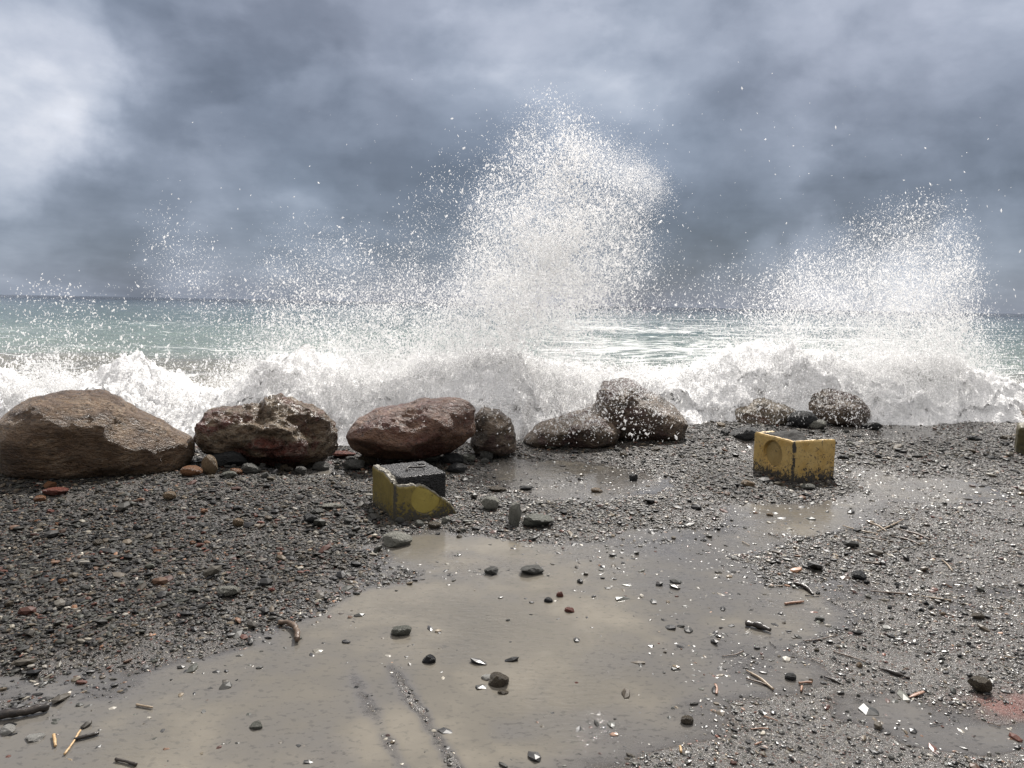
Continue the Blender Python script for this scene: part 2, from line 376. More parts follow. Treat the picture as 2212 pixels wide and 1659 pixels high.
# layout of the shore: (px, py, height m, pebble cover, mud)
CP = [
 (900,1300,-.030,.06,1),(1100,1350,-.028,.07,1),(1300,1340,-.020,.10,1),(700,1480,-.022,.04,1),(1000,1520,-.030,.02,1),(1250,1500,-.020,.05,1),
 (500,1560,-.020,.04,1),(880,1190,-.030,.03,1),(930,1170,-.028,.02,1),(1150,1270,-.018,.12,1),(1030,1215,-.004,.6,1),(1400,1330,-.014,.16,1),(1000,1200,-.004,.50,1),
 (1050,1180,-.022,.05,1),(1250,1200,-.012,.18,1),(820,1300,-.026,.1,1),(700,1360,-.014,.12,1),(850,1640,-.03,.01,1),(900,1560,-.03,.02,1),(800,1520,-.018,.02,1),
 (810,1190,.000,.8,.3),(760,1240,.000,.8,.3),(700,1275,.000,.7,.4),(560,1335,.001,.7,.4),(420,1385,-.002,.6,.5),(250,1450,-.003,.55,.6),(60,1490,-.002,.6,.6),
 (400,1470,-.012,.35,1),(200,1560,-.010,.35,1),(80,1620,-.010,.35,1),(350,1620,-.016,.12,1),(550,1440,-.016,.12,1),
 (720,1200,.03,1,0),(620,1260,.025,1,0),(400,1310,.035,1,0),(200,1380,.03,1,0),(0,1400,.03,1,.1),(300,1200,.07,.95,0),(100,1250,.07,1,0),(0,1150,.10,.9,0),
 (600,1100,.07,.6,0),(200,1100,.12,.55,0),(400,1080,.11,.45,0),(0,1050,.14,.6,0),(550,1040,.09,.45,0),(700,1060,.06,.6,0),(740,1120,.05,.9,0),(-150,1100,.14,.8,0),(-200,1400,.05,1,0),
 (700,1012,-.005,.25,.9),(660,1015,-.004,.3,.8),(620,1030,.03,.7,.2),(760,1000,.01,.6,.3),(800,1040,.03,.85,.1),
 (850,1100,.02,.9,.1),(960,1130,.012,.9,.3),(900,1140,-.004,.4,.6),(830,1145,.015,.9,.1),
 (1050,1100,.012,.9,.4),(1200,1110,.014,.95,.3),(1350,1120,.010,.9,.4),(1450,1090,.008,.85,.5),(1100,1150,.006,.8,.5),(1250,1145,.006,.75,.6),(1400,1160,-.003,.5,.8),
 (1050,1050,.003,.6,.8),(1120,1030,-.008,.28,1),(1200,1015,-.010,.22,1),(1300,1030,-.008,.25,1),(1080,1000,-.008,.3,1),(1230,1060,-.004,.4,1),(1380,1040,-.006,.35,1),(1400,1010,.004,.6,.7),
 (1000,990,.02,.75,.4),(1150,975,.015,.6,.6),(1020,1000,.015,.7,.5),
 (1250,965,.03,.9,.2),(1400,960,.05,1,0),(1500,990,.03,.9,.2),(1550,950,.06,1,0),(1620,930,.05,.9,.1),(1620,965,-.002,.3,.8),(1700,940,.04,.8,.2),
 (1550,1040,.02,1,.1),(1620,1060,.02,1,.1),(1700,1065,.012,.9,.3),(1800,1055,.010,.8,.4),(1700,1110,-.014,.18,1),(1760,1120,-.014,.15,1),(1640,1110,-.010,.25,1),(1500,1110,.006,.7,.7),
 (1850,930,.012,.45,.8),(1980,930,.000,.2,1),(1930,935,-.004,.15,1),(2100,925,.010,.6,.8),(1900,975,.030,.9,.1),(2000,985,.03,1,.1),(2150,985,.03,1,.1),(2000,1010,.012,.8,.5),(2150,1020,.014,.8,.5),
 (1900,1035,-.004,.25,1),(1960,1050,-.008,.12,1),(2050,1060,-.004,.2,1),(1950,1090,.004,.4,1),(2100,1110,.006,.55,.9),(1860,1080,-.004,.3,1),
 (1500,1200,-.004,.35,1),(1600,1180,-.006,.3,1),(1650,1200,.002,.75,.7),(1780,1190,.006,.8,.7),(1850,1170,.012,.85,.6),(2000,1190,.010,.75,.7),(2150,1200,.008,.5,.9),
 (1700,1240,.003,.8,.7),(1600,1240,-.001,.6,.9),(1500,1250,-.008,.22,1),(1550,1330,-.012,.12,1),(1650,1370,-.008,.16,1),(1700,1300,-.003,.35,1),(1850,1290,.004,.45,1),(2000,1300,.005,.45,1),(2150,1320,.006,.35,1),
 (1500,1430,-.008,.14,1),(1650,1440,-.001,.28,1),(1800,1400,.006,.45,1),(1950,1380,.008,.55,.9),(2100,1420,.007,.4,1),(1900,1460,.007,.4,1),(2050,1520,.006,.3,1),(1950,1540,.000,.12,1),(2080,1600,-.001,.15,1),
 (1400,1500,-.008,.08,1),(1500,1530,.002,.2,1),(1650,1540,.007,.2,1),(1800,1600,.010,.22,1),(2000,1650,.009,.25,1),(1500,1640,.008,.2,1),(1350,1600,.000,.12,1),(1200,1600,-.010,.08,1),(1250,1660,.002,.12,1),
 (2300,1450,.007,.35,1),(2300,1650,.008,.25,1),(2300,1150,.008,.6,.9),(2300,1000,.03,1,.2),(650,1640,-.012,.03,1),(720,1640,-.004,.03,1),(2190,1530,.006,.2,.6),
 (600,1800,-.01,.05,1),(1200,1900,-.006,.05,1),(2000,1900,.008,.2,1),(0,1900,-.01,.2,1),(-300,1700,0,.4,.8),(2600,1700,.008,.3,1),
]
CPa = np.array(CP, float)
CPw = P(CPa[:, 0], CPa[:, 1])
def pc(x, y):   # perspective-like plane coordinates so that layout detail keeps the same size in the picture
    y = np.maximum(y, 1.2)
    return x / y * 1.0, 3.1 / y
CPu = np.stack(pc(CPw[:, 0], CPw[:, 1]), -1)
def shep(x, y):
    sh = x.shape; u, v = pc(x.ravel(), y.ravel())
    out = np.zeros((u.size, 3))
    for a in range(0, u.size, 40000):
        d2 = (u[a:a + 40000, None] - CPu[None, :, 0]) ** 2 + ((v[a:a + 40000, None] - CPu[None, :, 1]) * 1.6) ** 2
        w = 1.0 / (d2 + 1e-4) ** 2.1
        out[a:a + 40000] = (w @ CPa[:, 2:5]) / w.sum(1)[:, None]
    return out.reshape(*sh, 3)
SHX = np.array([-60, -8, -4, -2.2, -1, 0.2, 1.2, 2.2, 3.4, 5, 8, 60.])
SHY = np.array([7.2, 7.2, 7.3, 7.6, 7.9, 8.4, 8.9, 9.5, 10.1, 10.5, 10.8, 11.])
def shore(x): return np.interp(x, SHX, SHY)
rutL = P(np.array([755., 800, 850, 900]), np.array([1440., 1530, 1620, 1720]))
rutR = P(np.array([845., 905, 960, 1030]), np.array([1440., 1530, 1620, 1720]))
def rut(x, y, L):
    xc = np.interp(-y, -L[:, 1], L[:, 0])
    m = sstep(L[0, 1] + .15, L[0, 1] - .25, y)
    return m * np.exp(-((x - xc) / .035) ** 2)
def field(x, y):
    s = shep(x, y); h, dn, mud = s[..., 0], s[..., 1], s[..., 2]
    wx = fbm(xy0(x, y, 2.2), 4, 5); wy = fbm(xy0(x, y, 9.0), 4, 9)
    h = np.where(h < 0, h * .32, h)
    h = h - .0046 * sstep(.5, .95, mud)
    wet = sstep(.6, 1.0, mud)
    h = h + (.0070 - .0035 * wet) * wx + (.0055 - .0030 * wet) * wy
    h = h + (.6 * rut(x, y, rutL) + rut(x, y, rutR)) * (.015 + .010 * fbm(xy0(x, y, 22.), 3, 12))
    h = h + .004 * np.clip(1 - mud, 0, 1) * fbm(xy0(x, y, 35.0), 3, 4)
    far = sstep(12, 30, np.hypot(x, y)); h = h * (1 - far) + .02 * far
    e = y - (shore(x) + .25 * wx)
    h = h - sstep(-.1, 2.6, e) * 1.5 - np.clip(e - 2.6, 0, 20) * .12
    return h, dn, mud
def HGT(x, y):
    x = np.atleast_1d(np.asarray(x, float)); y = np.atleast_1d(np.asarray(y, float)); return field(x, y)[0]
def G(px, py):
    px = np.atleast_1d(np.asarray(px, float)); py = np.atleast_1d(np.asarray(py, float)); z = np.zeros_like(px)
    for _ in range(4):
        w = ray(px, py); t = (z - CAM_H) / w[..., 2]; pt = w * t[..., None] + np.array([0, 0, CAM_H])
        z = HGT(pt[:, 0], pt[:, 1])
    pt[:, 2] = z; return pt

xs = np.concatenate([-60 * (np.linspace(1, 0, 30, endpoint=False) ** 2.4) - 6.2, np.linspace(-6.2, 7.6, 760), 7.6 + 60 * (np.linspace(0, 1, 30) ** 2.4)[1:]])
ys = np.concatenate([np.linspace(-60, -2, 24, endpoint=False), np.linspace(-2, 1.6, 30, endpoint=False), 1.6 * (13.5 / 1.6) ** np.linspace(0, 1, 620), np.linspace(14, 30, 12)])
GX, GY = np.meshgrid(xs, ys)
GH, GD, GM = field(GX, GY)
rp = P(np.array([2195.]), np.array([1528.]))[0]
redm = np.exp(-(((GX - rp[0]) / .17) ** 2 + ((GY - rp[1]) / .10) ** 2)) * np.clip(.75 + .8 * fbm(xy0(GX, GY, 14), 3, 31), 0, 1.2)
tile_p = P(np.array([715.]), np.array([1000.]))[0]
redm = redm + .7 * np.exp(-(((GX - tile_p[0]) / .16) ** 2 + ((GY - tile_p[1]) / .05) ** 2))
V = np.stack([GX, GY, GH], -1).reshape(-1, 3)
gm = mesh_np("ground", V, grid_faces(*GX.shape), True, {"mud": ('FLOAT', GM.ravel()), "red": ('FLOAT', redm.ravel())})
tag(link("ground", gm, M_GROUND), kind="structure")

# muddy standing water, level at z = 0
msk = ((GH[:-1, :-1] < .004) | (GH[1:, 1:] < .004) | (GH[1:, :-1] < .004) | (GH[:-1, 1:] < .004)) & (GY[:-1, :-1] < shore(GX[:-1, :-1]) + .05)
Vp = np.stack([GX, GY, np.full_like(GX, .0)], -1).reshape(-1, 3)
fc = grid_faces(*GX.shape, mask=msk)
used, inv = np.unique(fc, return_inverse=True)
pm = mesh_np("puddle_water", Vp[used], inv.reshape(fc.shape), True, {"depth": ('FLOAT', np.clip(-GH.ravel()[used], 0, .5))})
tag(link("puddle_water", pm, M_PUDDLE), kind="structure")

# ------------------------------------------------------------------ sea
nr_, nc_ = 520, 620
yy = 7.0 * (16000 / 7.0) ** (np.linspace(0, 1, nr_) ** 1.25)
th = np.tan(np.linspace(R(-52), R(52), nc_))
SX = th[None, :] * (yy[:, None] + 7); SY = np.repeat(yy[:, None], nc_, 1)
fade = 1 / (1 + (SY / 150.) ** 2)
w = .10 * np.sin(SY * .9 + 1.6 * fbm(xy0(SX, SY, .10), 2, 3) * 3) + .16 * fbm(np.stack([SX * .22, SY * .5, SX * 0], -1), 4, 8) + .05 * fbm(np.stack([SX * 1.2, SY * 2.2, SX * 0], -1), 3, 18) * sstep(60, 25, SY)
# one swell rising behind the spray
sw = np.exp(-((SY - 17.5 - .8 * np.sin(SX * .25)) / 1.3) ** 2) * (.30 + .2 * fbm(xy0(SX, SY, .2), 2, 44))
SZ = SEA_Z + w * fade + sw
sm = mesh_np("sea", np.stack([SX, SY, SZ], -1).reshape(-1, 3), grid_faces(nr_, nc_), True)
tag(link("sea", sm, M_SEA), kind="structure")

# ------------------------------------------------------------------ surf: churned foam wall behind the boulders
CREST = [(-160,820),(0,832),(60,822),(120,826),(200,838),(300,835),(370,848),(430,872),(480,860),(540,835),(620,812),(700,800),(780,792),(880,780),(1000,770),(1100,762),(1200,775),(1290,800),(1400,800),(1500,792),
         (1600,775),(1680,768),(1760,772),(1840,775),(1950,765),(2050,770),(2120,800),(2160,832),(2230,850),(2380,850)]
def crest_Y(px): return np.interp(px, [-160, 600, 1100, 1500, 2212, 2400], [8.7, 9.0, 9.6, 10.9, 11.9, 12.2])
cpx = np.linspace(-160, 2380, 900); cpy = np.interp(cpx, [c[0] for c in CREST], [c[1] for c in CREST])
cy = crest_Y(cpx); cw = Q(cpx, cpy, cy)
t = np.linspace(-1, 1, 120)
CX = np.repeat(cw[:, 0][:, None], t.size, 1) * (1 + t[None, :] * .0)
CY = cy[:, None] + np.where(t < 0, t * 1.9, t * 2.6)[None, :]
prof = np.where(t < 0, (1 - np.abs(t) ** 1.6), (1 - np.abs(t) ** 1.2))
CZ = (SEA_Z - .1) + (cw[:, 2][:, None] - SEA_Z + .1) * np.clip(prof, 0, 1)[None, :]
pp = np.stack([CX, CY, CZ], -1)
n1 = fbm(pp * 1.7, 5, 71, .6); n2 = fbm(pp * 7.0, 4, 77, .6, ridged=True)
amp = np.clip(1 - np.abs(t) ** 4, 0, 1)[None, :]
CZ = CZ + (.46 * fbm(xy0(CX, CY * .3, 1.1), 3, 55) + .26 * n1 + .11 * n2 + .05 * fbm(pp * 17.0, 3, 99, .6)) * amp; CY = CY + (.22 * fbm(pp * 2.1 + 9, 4, 81, .6) + .06 * n2) * amp
CX = CX + .10 * fbm(pp * 3.3 + 4, 4, 91, .6) * amp
fm = mesh_np("surf_foam", np.stack([CX, CY, CZ], -1).reshape(-1, 3), grid_faces(cpx.size, t.size), True)
tag(link("surf_foam", fm, M_FOAM), "white churned surf foam heaped up behind the row of boulders", "surf", kind="stuff")

# ------------------------------------------------------------------ spray
def droplets(name, label, pts, rad, seed):
    rg = np.random.default_rng(seed); n = len(pts)
    base = np.array([[1, 0, 0], [-1, 0, 0], [0, 1, 0], [0, -1, 0], [0, 0, 1], [0, 0, -1]], float)
    fcs = np.array([[0, 2, 4], [2, 1, 4], [1, 3, 4], [3, 0, 4], [2, 0, 5], [1, 2, 5], [3, 1, 5], [0, 3, 5]])
    st = rg.uniform(.55, 1.35, (n, 1, 3)) * np.where(rg.random((n, 1, 1)) < .3, np.array([.8, .8, 1.7]), 1.0); jit = 1 + rg.uniform(-.35, .35, (n, 6, 1))
    sk = rg.uniform(-.8, .8, (n, 1, 2))
    v = base[None] * st * jit
    v[..., 0] += v[..., 2] * sk[..., 0]; v[..., 2] += v[..., 0] * sk[..., 1] * .5
    v = v * rad[:, None, None] + pts[:, None, :]
    f = fcs[None] + (np.arange(n) * 6)[:, None, None]
    me = mesh_np(name, v.reshape(-1, 3), f.reshape(-1, 3), True)
    return tag(link(name, me, M_SPRAY), label, "sea spray", kind="stuff")

def radii(rg, n, r0, big=.10):
    r = r0 * np.exp(rg.normal(0, .38, n))
    b = rg.random(n) < big; r[b] *= rg.uniform(1.5, 2.6, b.sum()); return np.minimum(r, .0165)
SPRAY_K = .80
def plume(rows, Y, thick, seed, r0=.0045, big=.10, clump=.8, uni=.35, spread=14):
    rg = np.random.default_rng(seed)
    rows = np.array(rows, float); P_, R_ = [], []
    for py in np.arange(rows[0, 0], rows[-1, 0], 8.0):
        xl, xr, xc, cov = [np.interp(py, rows[:, 0], rows[:, i]) for i in (1, 2, 3, 4)]
        yd = Y(xc) if callable(Y) else Y
        mpp = yd / F_PX * 1024 / 2212
        msq = np.pi * (r0 ** 2) * math.exp(2 * .38 ** 2) * (1 + big * 5) * .75
        n = int(SPRAY_K * -math.log(1 - min(cov, .97)) * (xr - xl) * mpp * 8 * mpp / msq * 1.75)
        if n < 1: continue
        side = rg.random(n) < (xc - xl) / max(xr - xl, 1)
        f = 1 - np.sqrt(1 - rg.random(n)); u = rg.random(n); f = np.where(rg.random(n) < uni, u, f)
        x = np.where(side, xc - f * (xc - xl), xc + f * (xr - xc)) + rg.normal(0, spread, n)
        y = py + rg.uniform(-4, 12, n) + rg.normal(0, spread * .7, n)
        yd = (Y(x) if callable(Y) else Y) + rg.normal(0, thick, n)
        p = Q(x, y, yd)
        k1 = fbm(p * 2.3, 3, seed + 1); k2 = fbm(p * 12.0, 2, seed + 2)
        keep = rg.random(n) < np.clip(.60 + clump * (2.2 * k1 + 1.9 * k2), .02, 1)
        p = p[keep]; P_.append(p); R_.append(radii(rg, len(p), r0, big))
    return np.concatenate(P_), np.concatenate(R_)
def join(*a): return np.concatenate([q[0] for q in a]), np.concatenate([q[1] for q in a])

# left thin veil
A = plume([(425, 300, 400, 350, .004), (500, 285, 450, 370, .05), (560, 290, 500, 395, .09), (620, 300, 560, 430, .12), (680, 330, 640, 480, .14), (760, 350, 700, 520, .22), (840, 340, 700, 540, .5)], 9.2, .5, 11, .0034, .10, .9)
A2 = plume([(600, -40, 330, 100, .02), (650, -60, 400, 120, .10), (720, -60, 360, 110, .20), (770, -80, 320, 100, .42), (830, -100, 400, 120, .75), (900, -120, 420, 120, .9), (960, -120, 420, 100, .9)], 8.7, .35, 12, .0050, .14, .9)
# left-centre fan
B = plume([(455, 600, 800, 700, .003), (500, 570, 860, 720, .03), (550, 540, 910, 780, .12), (600, 540, 960, 810, .26), (650, 560, 1000, 820, .45), (700, 560, 1040, 840, .58), (760, 520, 1080, 860, .66), (830, 430, 1120, 860, .7), (900, 420, 1150, 860, .7), (950, 700, 1150, 1000, .7)], lambda x: crest_Y(x) - .45, .28, 13, .0043, .12, .85)
def crest_fringe():
    rg = np.random.default_rng(301); n = 150000
    x = rg.uniform(-160, 2380, n); base = np.interp(x, [c[0] for c in CREST], [c[1] for c in CREST])
    q = crest_Y(x) - .15 + rg.normal(0, .25, n)
    wv = fbm(np.stack([x * .011, x * 0, x * 0], -1), 4, 303)
    y = base + 14 - np.abs(rg.normal(0, 1, n)) * (24 + 46 * np.clip(wv, -.3, 1)) + rg.random(n) * 14
    p = Q(x, y, q); k = fbm(p * 3.0, 3, 304) + .8 * fbm(p * 12.0, 2, 305)
    keep = rg.random(n) < np.clip(.45 + 1.6 * k, .02, 1); p = p[keep]
    return p, radii(rg, len(p), .0052, .16)
def finer(rows, k): return [(a, b_, c, d, e * k) for a, b_, c, d, e in rows]
ROW_B = [(455, 600, 800, 700, .004), (500, 570, 860, 720, .02), (550, 540, 910, 780, .06), (600, 540, 960, 810, .13), (650, 560, 1000, 820, .22), (700, 560, 1040, 840, .30), (780, 500, 1080, 860, .36), (880, 430, 1120, 860, .4)]
Bf = plume(ROW_B, lambda x: crest_Y(x) - .45, .3, 113, .0022, .0, .8, .5, 22)
ROW_C = [(210, 1140, 1235, 1190, .05), (275, 1110, 1300, 1210, .14), (320, 1080, 1340, 1225, .22), (430, 1010, 1410, 1220, .30), (570, 980, 1400, 1180, .42), (700, 920, 1380, 1120, .42), (850, 900, 1330, 1100, .45)]
Cf = plume(ROW_C, 9.4, .3, 114, .0022, .0, .7, .4, 20)
ROW_D = [(430, 1900, 2070, 1995, .03), (500, 1790, 2105, 1990, .10), (600, 1640, 2118, 1960, .24), (700, 1560, 2125, 1950, .36), (800, 1500, 2170, 1930, .42), (900, 1840, 2240, 2030, .4)]
Df = plume(ROW_D, lambda x: crest_Y(x) - .5, .3, 115, .0024, .0, .8, .5, 20)
droplets("sea_spray", "thin low veil of white spray above the leftmost boulders", *join(A, A2), 1)
droplets("sea_spray", "broad fan of spray bursting behind the craggy and the oval boulders", *join(B, Bf, crest_fringe()), 2)
# tall centre plume
C1 = plume([(186, 1165, 1205, 1183, .12), (230, 1135, 1250, 1195, .22), (275, 1120, 1290, 1210, .40), (320, 1090, 1320, 1225, .52), (370, 1050, 1370, 1230, .55), (430, 1020, 1400, 1220, .62), (500, 1005, 1400, 1205, .72), (570, 990, 1395, 1180, .78),
            (640, 960, 1380, 1140, .75), (700, 920, 1330, 1110, .70), (780, 880, 1300, 1090, .66), (850, 900, 1330, 1100, .75), (930, 1030, 1250, 1150, .8)], 9.4, .30, 14, .0050, .12, .75)
core = plume([(290, 1200, 1290, 1235, .25), (350, 1170, 1330, 1240, .32), (430, 1120, 1300, 1215, .5), (520, 1090, 1290, 1200, .6), (600, 1060, 1260, 1160, .6), (680, 1010, 1240, 1110, .5), (800, 980, 1230, 1090, .4), (900, 1050, 1200, 1120, .4)], 9.4, .18, 15, .0056, .14, .7)
halo = plume([(240, 1040, 1420, 1220, .01), (330, 960, 1440, 1200, .05), (420, 900, 1460, 1150, .10), (520, 860, 1440, 1100, .17), (620, 820, 1460, 1100, .22), (700, 820, 1500, 1100, .2)], 9.3, .5, 16, .0036, .05, .7, .6, 25)
mist = plume([(300, 1280, 1370, 1330, .12), (340, 1270, 1400, 1350, .42), (375, 1300, 1432, 1375, .52), (405, 1340, 1445, 1400, .5), (425, 1370, 1440, 1415, .26), (450, 1330, 1420, 1390, .12)], 9.5, .3, 17, .0022, .0, .9, .5, 12)
droplets("sea_spray", "tallest plume of white spray shooting up over the middle boulders", *join(C1, core, halo, mist, Cf), 3)
# right plume
D = plume([(405, 1930, 2060, 1998, .035), (450, 1860, 2095, 2000, .12), (500, 1800, 2105, 1990, .24), (550, 1730, 2110, 1970, .36), (600, 1650, 2118, 1960, .50), (650, 1620, 2120, 1960, .60), (700, 1620, 2120, 1960, .64), (760, 1560, 2140, 1930, .66),
           (830, 1500, 2190, 1900, .62), (900, 1850, 2240, 2020, .75), (918, 1850, 2240, 2050, .4)], lambda x: crest_Y(x) - .5, .28, 18, .0050, .12, .8)
D2 = plume([(540, 1620, 2000, 1900, .03), (600, 1480, 2120, 1850, .13), (660, 1480, 2150, 1850, .20), (740, 1480, 2240, 1850, .26), (800, 1400, 2300, 1800, .40), (880, 1480, 2300, 1900, .6)], lambda x: crest_Y(x) - .3, .7, 19, .0046, .08, .7, .7, 25)
D3 = plume([(500, 2020, 2090, 2060, .2), (580, 2000, 2110, 2070, .35), (660, 2000, 2120, 2075, .5), (740, 1960, 2120, 2060, .6), (800, 1960, 2140, 2060, .6)], 11.2, .3, 20, .0060, .14, .8)
droplets("sea_spray", "peaked burst of spray over the beach at the right side", *join(D, D2, D3, Df), 4)
# droplets raining over the boulders at the middle and the right
E = plume([(790, 1230, 1480, 1350, .45), (850, 1200, 1500, 1360, .42), (900, 1120, 1500, 1300, .30), (945, 1040, 1500, 1230, .16)], 7.4, .12, 21, .0040, .18, .8, .9, 10)
E2 = plume([(835, 1540, 1900, 1720, .30), (880, 1540, 1900, 1740, .20), (918, 1540, 1900, 1720, .14)], 9.4, .12, 22, .0048, .15, .6, .9, 10)
E3 = plume([(860, 1010, 1120, 1070, .28), (930, 1020, 1120, 1080, .07), (960, 1020, 1120, 1080, .02)], 7.3, .1, 23, .0055, .25, .8, .8, 8)
E4 = plume([(870, 950, 1040, 1000, .07), (910, 850, 1030, 980, .02)], 6.9, .1, 24, .005, .3, .8, .8, 8)
E5 = plume([(925, 722, 758, 742, .3), (985, 715, 770, 742, .12)], 7.6, .2, 25, .0055, .2, .8, .9, 5)
E6 = plume([(150, 500, 2000, 1200, .0004), (400, 300, 2200, 1250, .002), (640, 300, 2200, 1250, .004)], 9.0, 1.0, 26, .0042, .2, .3, .9, 40)
droplets("sea_spray", "loose white droplets falling in front of the splashed boulders", *join(E, E2, E3, E4, E5, E6), 5)

# ------------------------------------------------------------------ boulders
ICO6 = ico(6)
def dens_poly(poly, n=400):
    p = np.array(poly + [poly[0]], float); d = np.r_[0, np.cumsum(np.hypot(*np.diff(p, axis=0).T))]
    s = np.linspace(0, d[-1], n, endpoint=False)
    return np.stack([np.interp(s, d, p[:, 0]), np.interp(s, d, p[:, 1])], -1)
def boulder(poly, Y, depth, label, mat, seed, rough=.05, cuts=9, cutlo=.72, group=None):
    V, Fc = ICO6; rg = np.random.default_rng(seed)
    pts = np.array(poly, float); c = np.array([(pts[:, 0].min() + pts[:, 0].max()) / 2, pts[:, 1].min() * .5 + pts[:, 1].max() * .5])
    ctr = Q(np.array([c[0]]), np.array([c[1]]), Y)[0]
    az = math.atan2(ctr[0], ctr[1]); ur = np.array([math.cos(az), -math.sin(az), 0]); ud = np.array([math.sin(az), math.cos(az), 0])
    dp = dens_poly(poly); rr = ray(dp[:, 0], dp[:, 1])
    o = np.array([0, 0, CAM_H]); tt = ((ctr - o) @ ud) / (rr @ ud); W = rr * tt[:, None] + o - ctr
    uu = W @ ur; vv = W[:, 2]; ang = np.arctan2(vv, uu); rad = np.hypot(uu, vv); k = np.argsort(ang); ang, rad = ang[k], rad[k]
    ang = np.r_[ang[-1] - 2 * np.pi, ang, ang[0] + 2 * np.pi]; rad = np.r_[rad[-1], rad, rad[0]]
    # chiselled body: planes cut from the sphere
    f = np.ones(len(V))
    for _ in range(cuts):
        nn = rg.normal(size=3); nn[1] = -abs(nn[1]) - .25 if rg.random() < .75 else nn[1]; nn /= np.linalg.norm(nn)
        dpz = V @ nn; f = np.minimum(f, np.where(dpz > .2, rg.uniform(cutlo, .93) / np.maximum(dpz, .2), 1))
    edge = np.clip(np.abs(V[:, 1]) * 1.6, 0, 1); f = 1 - (1 - f) * edge
    U = V * f[:, None]
    rho = np.hypot(U[:, 0], U[:, 2]) ; a = np.arctan2(U[:, 2], U[:, 0])
    Rr = np.interp(a, ang, rad); rho2 = np.clip(rho, 0, 1) ** .85
    uu = np.cos(a) * Rr * rho2; vv = np.sin(a) * Rr * rho2; dd = U[:, 1] * depth
    Pn = np.stack([uu, dd, vv], -1); nrm = Pn / (np.linalg.norm(Pn, axis=1)[:, None] + 1e-6)
    n = fbm(Pn * 2.6 + seed, 5, seed, .55) * 1.0 + .55 * fbm(Pn * np.array([5., 5., 8.]) + seed, 4, seed + 7, .6, ridged=True) + .22 * fbm(Pn * 24, 3, seed + 3, .6)
    Pn = Pn + nrm * (n * rough)[:, None]
    Wd = Pn[:, 0:1] * ur + Pn[:, 1:2] * ud; Wd[:, 2] = Pn[:, 2]
    base = ctr.copy(); zmin = Wd[:, 2].min(); base[2] += zmin; Wd[:, 2] -= zmin
    me = mesh_np("boulder", Wd, Fc, True)
    return tag(link("boulder", me, mat, loc=base), label, "boulder", group)

MB1 = mat_boulder("tan_boulder", [(.085, .048, .024), (.160, .096, .050), (.27, .180, .105)], 1.0, bstr=.08, stretch=(1, 1, 2.4))
MB2 = mat_boulder("craggy_boulder", [(.065, .042, .025), (.145, .095, .055), (.30, .235, .16)], 4.0, (.45, .42, .36), (.14, .045, .032), .08, (1, 1, 1.5), .32)
MB3 = mat_boulder("red_brown_boulder", [(.065, .030, .018), (.130, .062, .036), (.22, .118, .068)], 7.0, (.30, .22, .17), (.11, .038, .024), .05, (1, 1, 1.6), .45)
MB4 = mat_boulder("dark_boulder", [(.045, .033, .022), (.11, .078, .050), (.20, .145, .095)], 9.0, (.2, .16, .14), (.07, .035, .028), .05)
MB5 = mat_boulder("grey_brown_boulder", [(.09, .072, .052), (.18, .145, .10), (.28, .23, .17)], 11.0, (.3, .27, .22), (.12, .07, .05), .05)

boulder([(-30,935),(0,907),(28,883),(69,859),(139,847),(194,843),(236,846),(264,862),(295,884),(347,907),(382,931),(417,947),(417,972),(402,1000),(385,1034),(340,1048),(280,1044),(200,1040),(120,1035),(60,1030),(10,1022),(-5,1000),(-20,970)],
        6.15, .62, "huge smooth tan brown boulder, leftmost and largest of the row", MB1, 3, .036, 3, .90)
boulder([(420,945),(430,915),(452,893),(490,885),(530,885),(563,882),(572,868),(603,860),(640,872),(665,875),(700,890),(712,905),(728,930),(730,955),(715,975),(690,988),(668,1003),(640,1008),(590,1003),(540,992),(480,990),(432,974)],
        6.75, .50, "craggy brown and red boulder with pale veins, second from the left", MB2, 8, .085, 16, .62)
boulder([(748,939),(774,906),(815,887),(867,878),(911,864),(945,862),(982,862),(1008,868),(1025,884),(1028,932),(1004,960),(974,977),(919,989),(844,991),(788,984),(758,963)],
        7.0, .48, "long reddish brown oval boulder leaning up to the right behind the broken yellow block", MB3, 12, .038, 9, .74)
boulder([(1018,960),(1022,900),(1045,880),(1080,885),(1103,905),(1114,940),(1116,972),(1080,986),(1035,984)],
        7.5, .32, "small dark boulder wedged against the right end of the long reddish one", MB4, 15, .035, 8, .8)
boulder([(1130,950),(1155,918),(1200,905),(1250,896),(1310,902),(1340,930),(1330,960),(1250,972),(1150,970)],
        8.15, .45, "low splashed brown boulder at the foot of the peaked one", MB4, 21, .045, 9, .7)
boulder([(1180,925),(1215,900),(1260,888),(1285,872),(1293,848),(1302,828),(1340,820),(1375,825),(1395,843),(1425,855),(1460,880),(1486,912),(1475,945),(1400,960),(1300,960),(1200,950)],
        8.7, .60, "tall peaked dark brown boulder spattered all over with white spray", MB4, 27, .050, 4, .84)
boulder([(1555,900),(1575,873),(1610,867),(1650,864),(1690,873),(1725,890),(1730,918),(1650,930),(1560,922)],
        10.0, .5, "low grey brown boulder in the surf, behind the yellow box block", MB5, 31, .045, 9, .75)
boulder([(1718,885),(1728,855),(1760,842),(1790,838),(1830,848),(1860,862),(1878,888),(1870,920),(1740,925)],
        10.2, .55, "rounded brown boulder in the surf, rightmost of the two behind the yellow box block", MB4, 35, .045, 9, .78)
boulder([(2120,925),(2128,900),(2150,886),(2190,882),(2230,888),(2270,900),(2270,935),(2200,940),(2130,935)],
        10.9, .5, "half hidden boulder under the spray at the right edge", MB5, 39, .045, 9, .75)

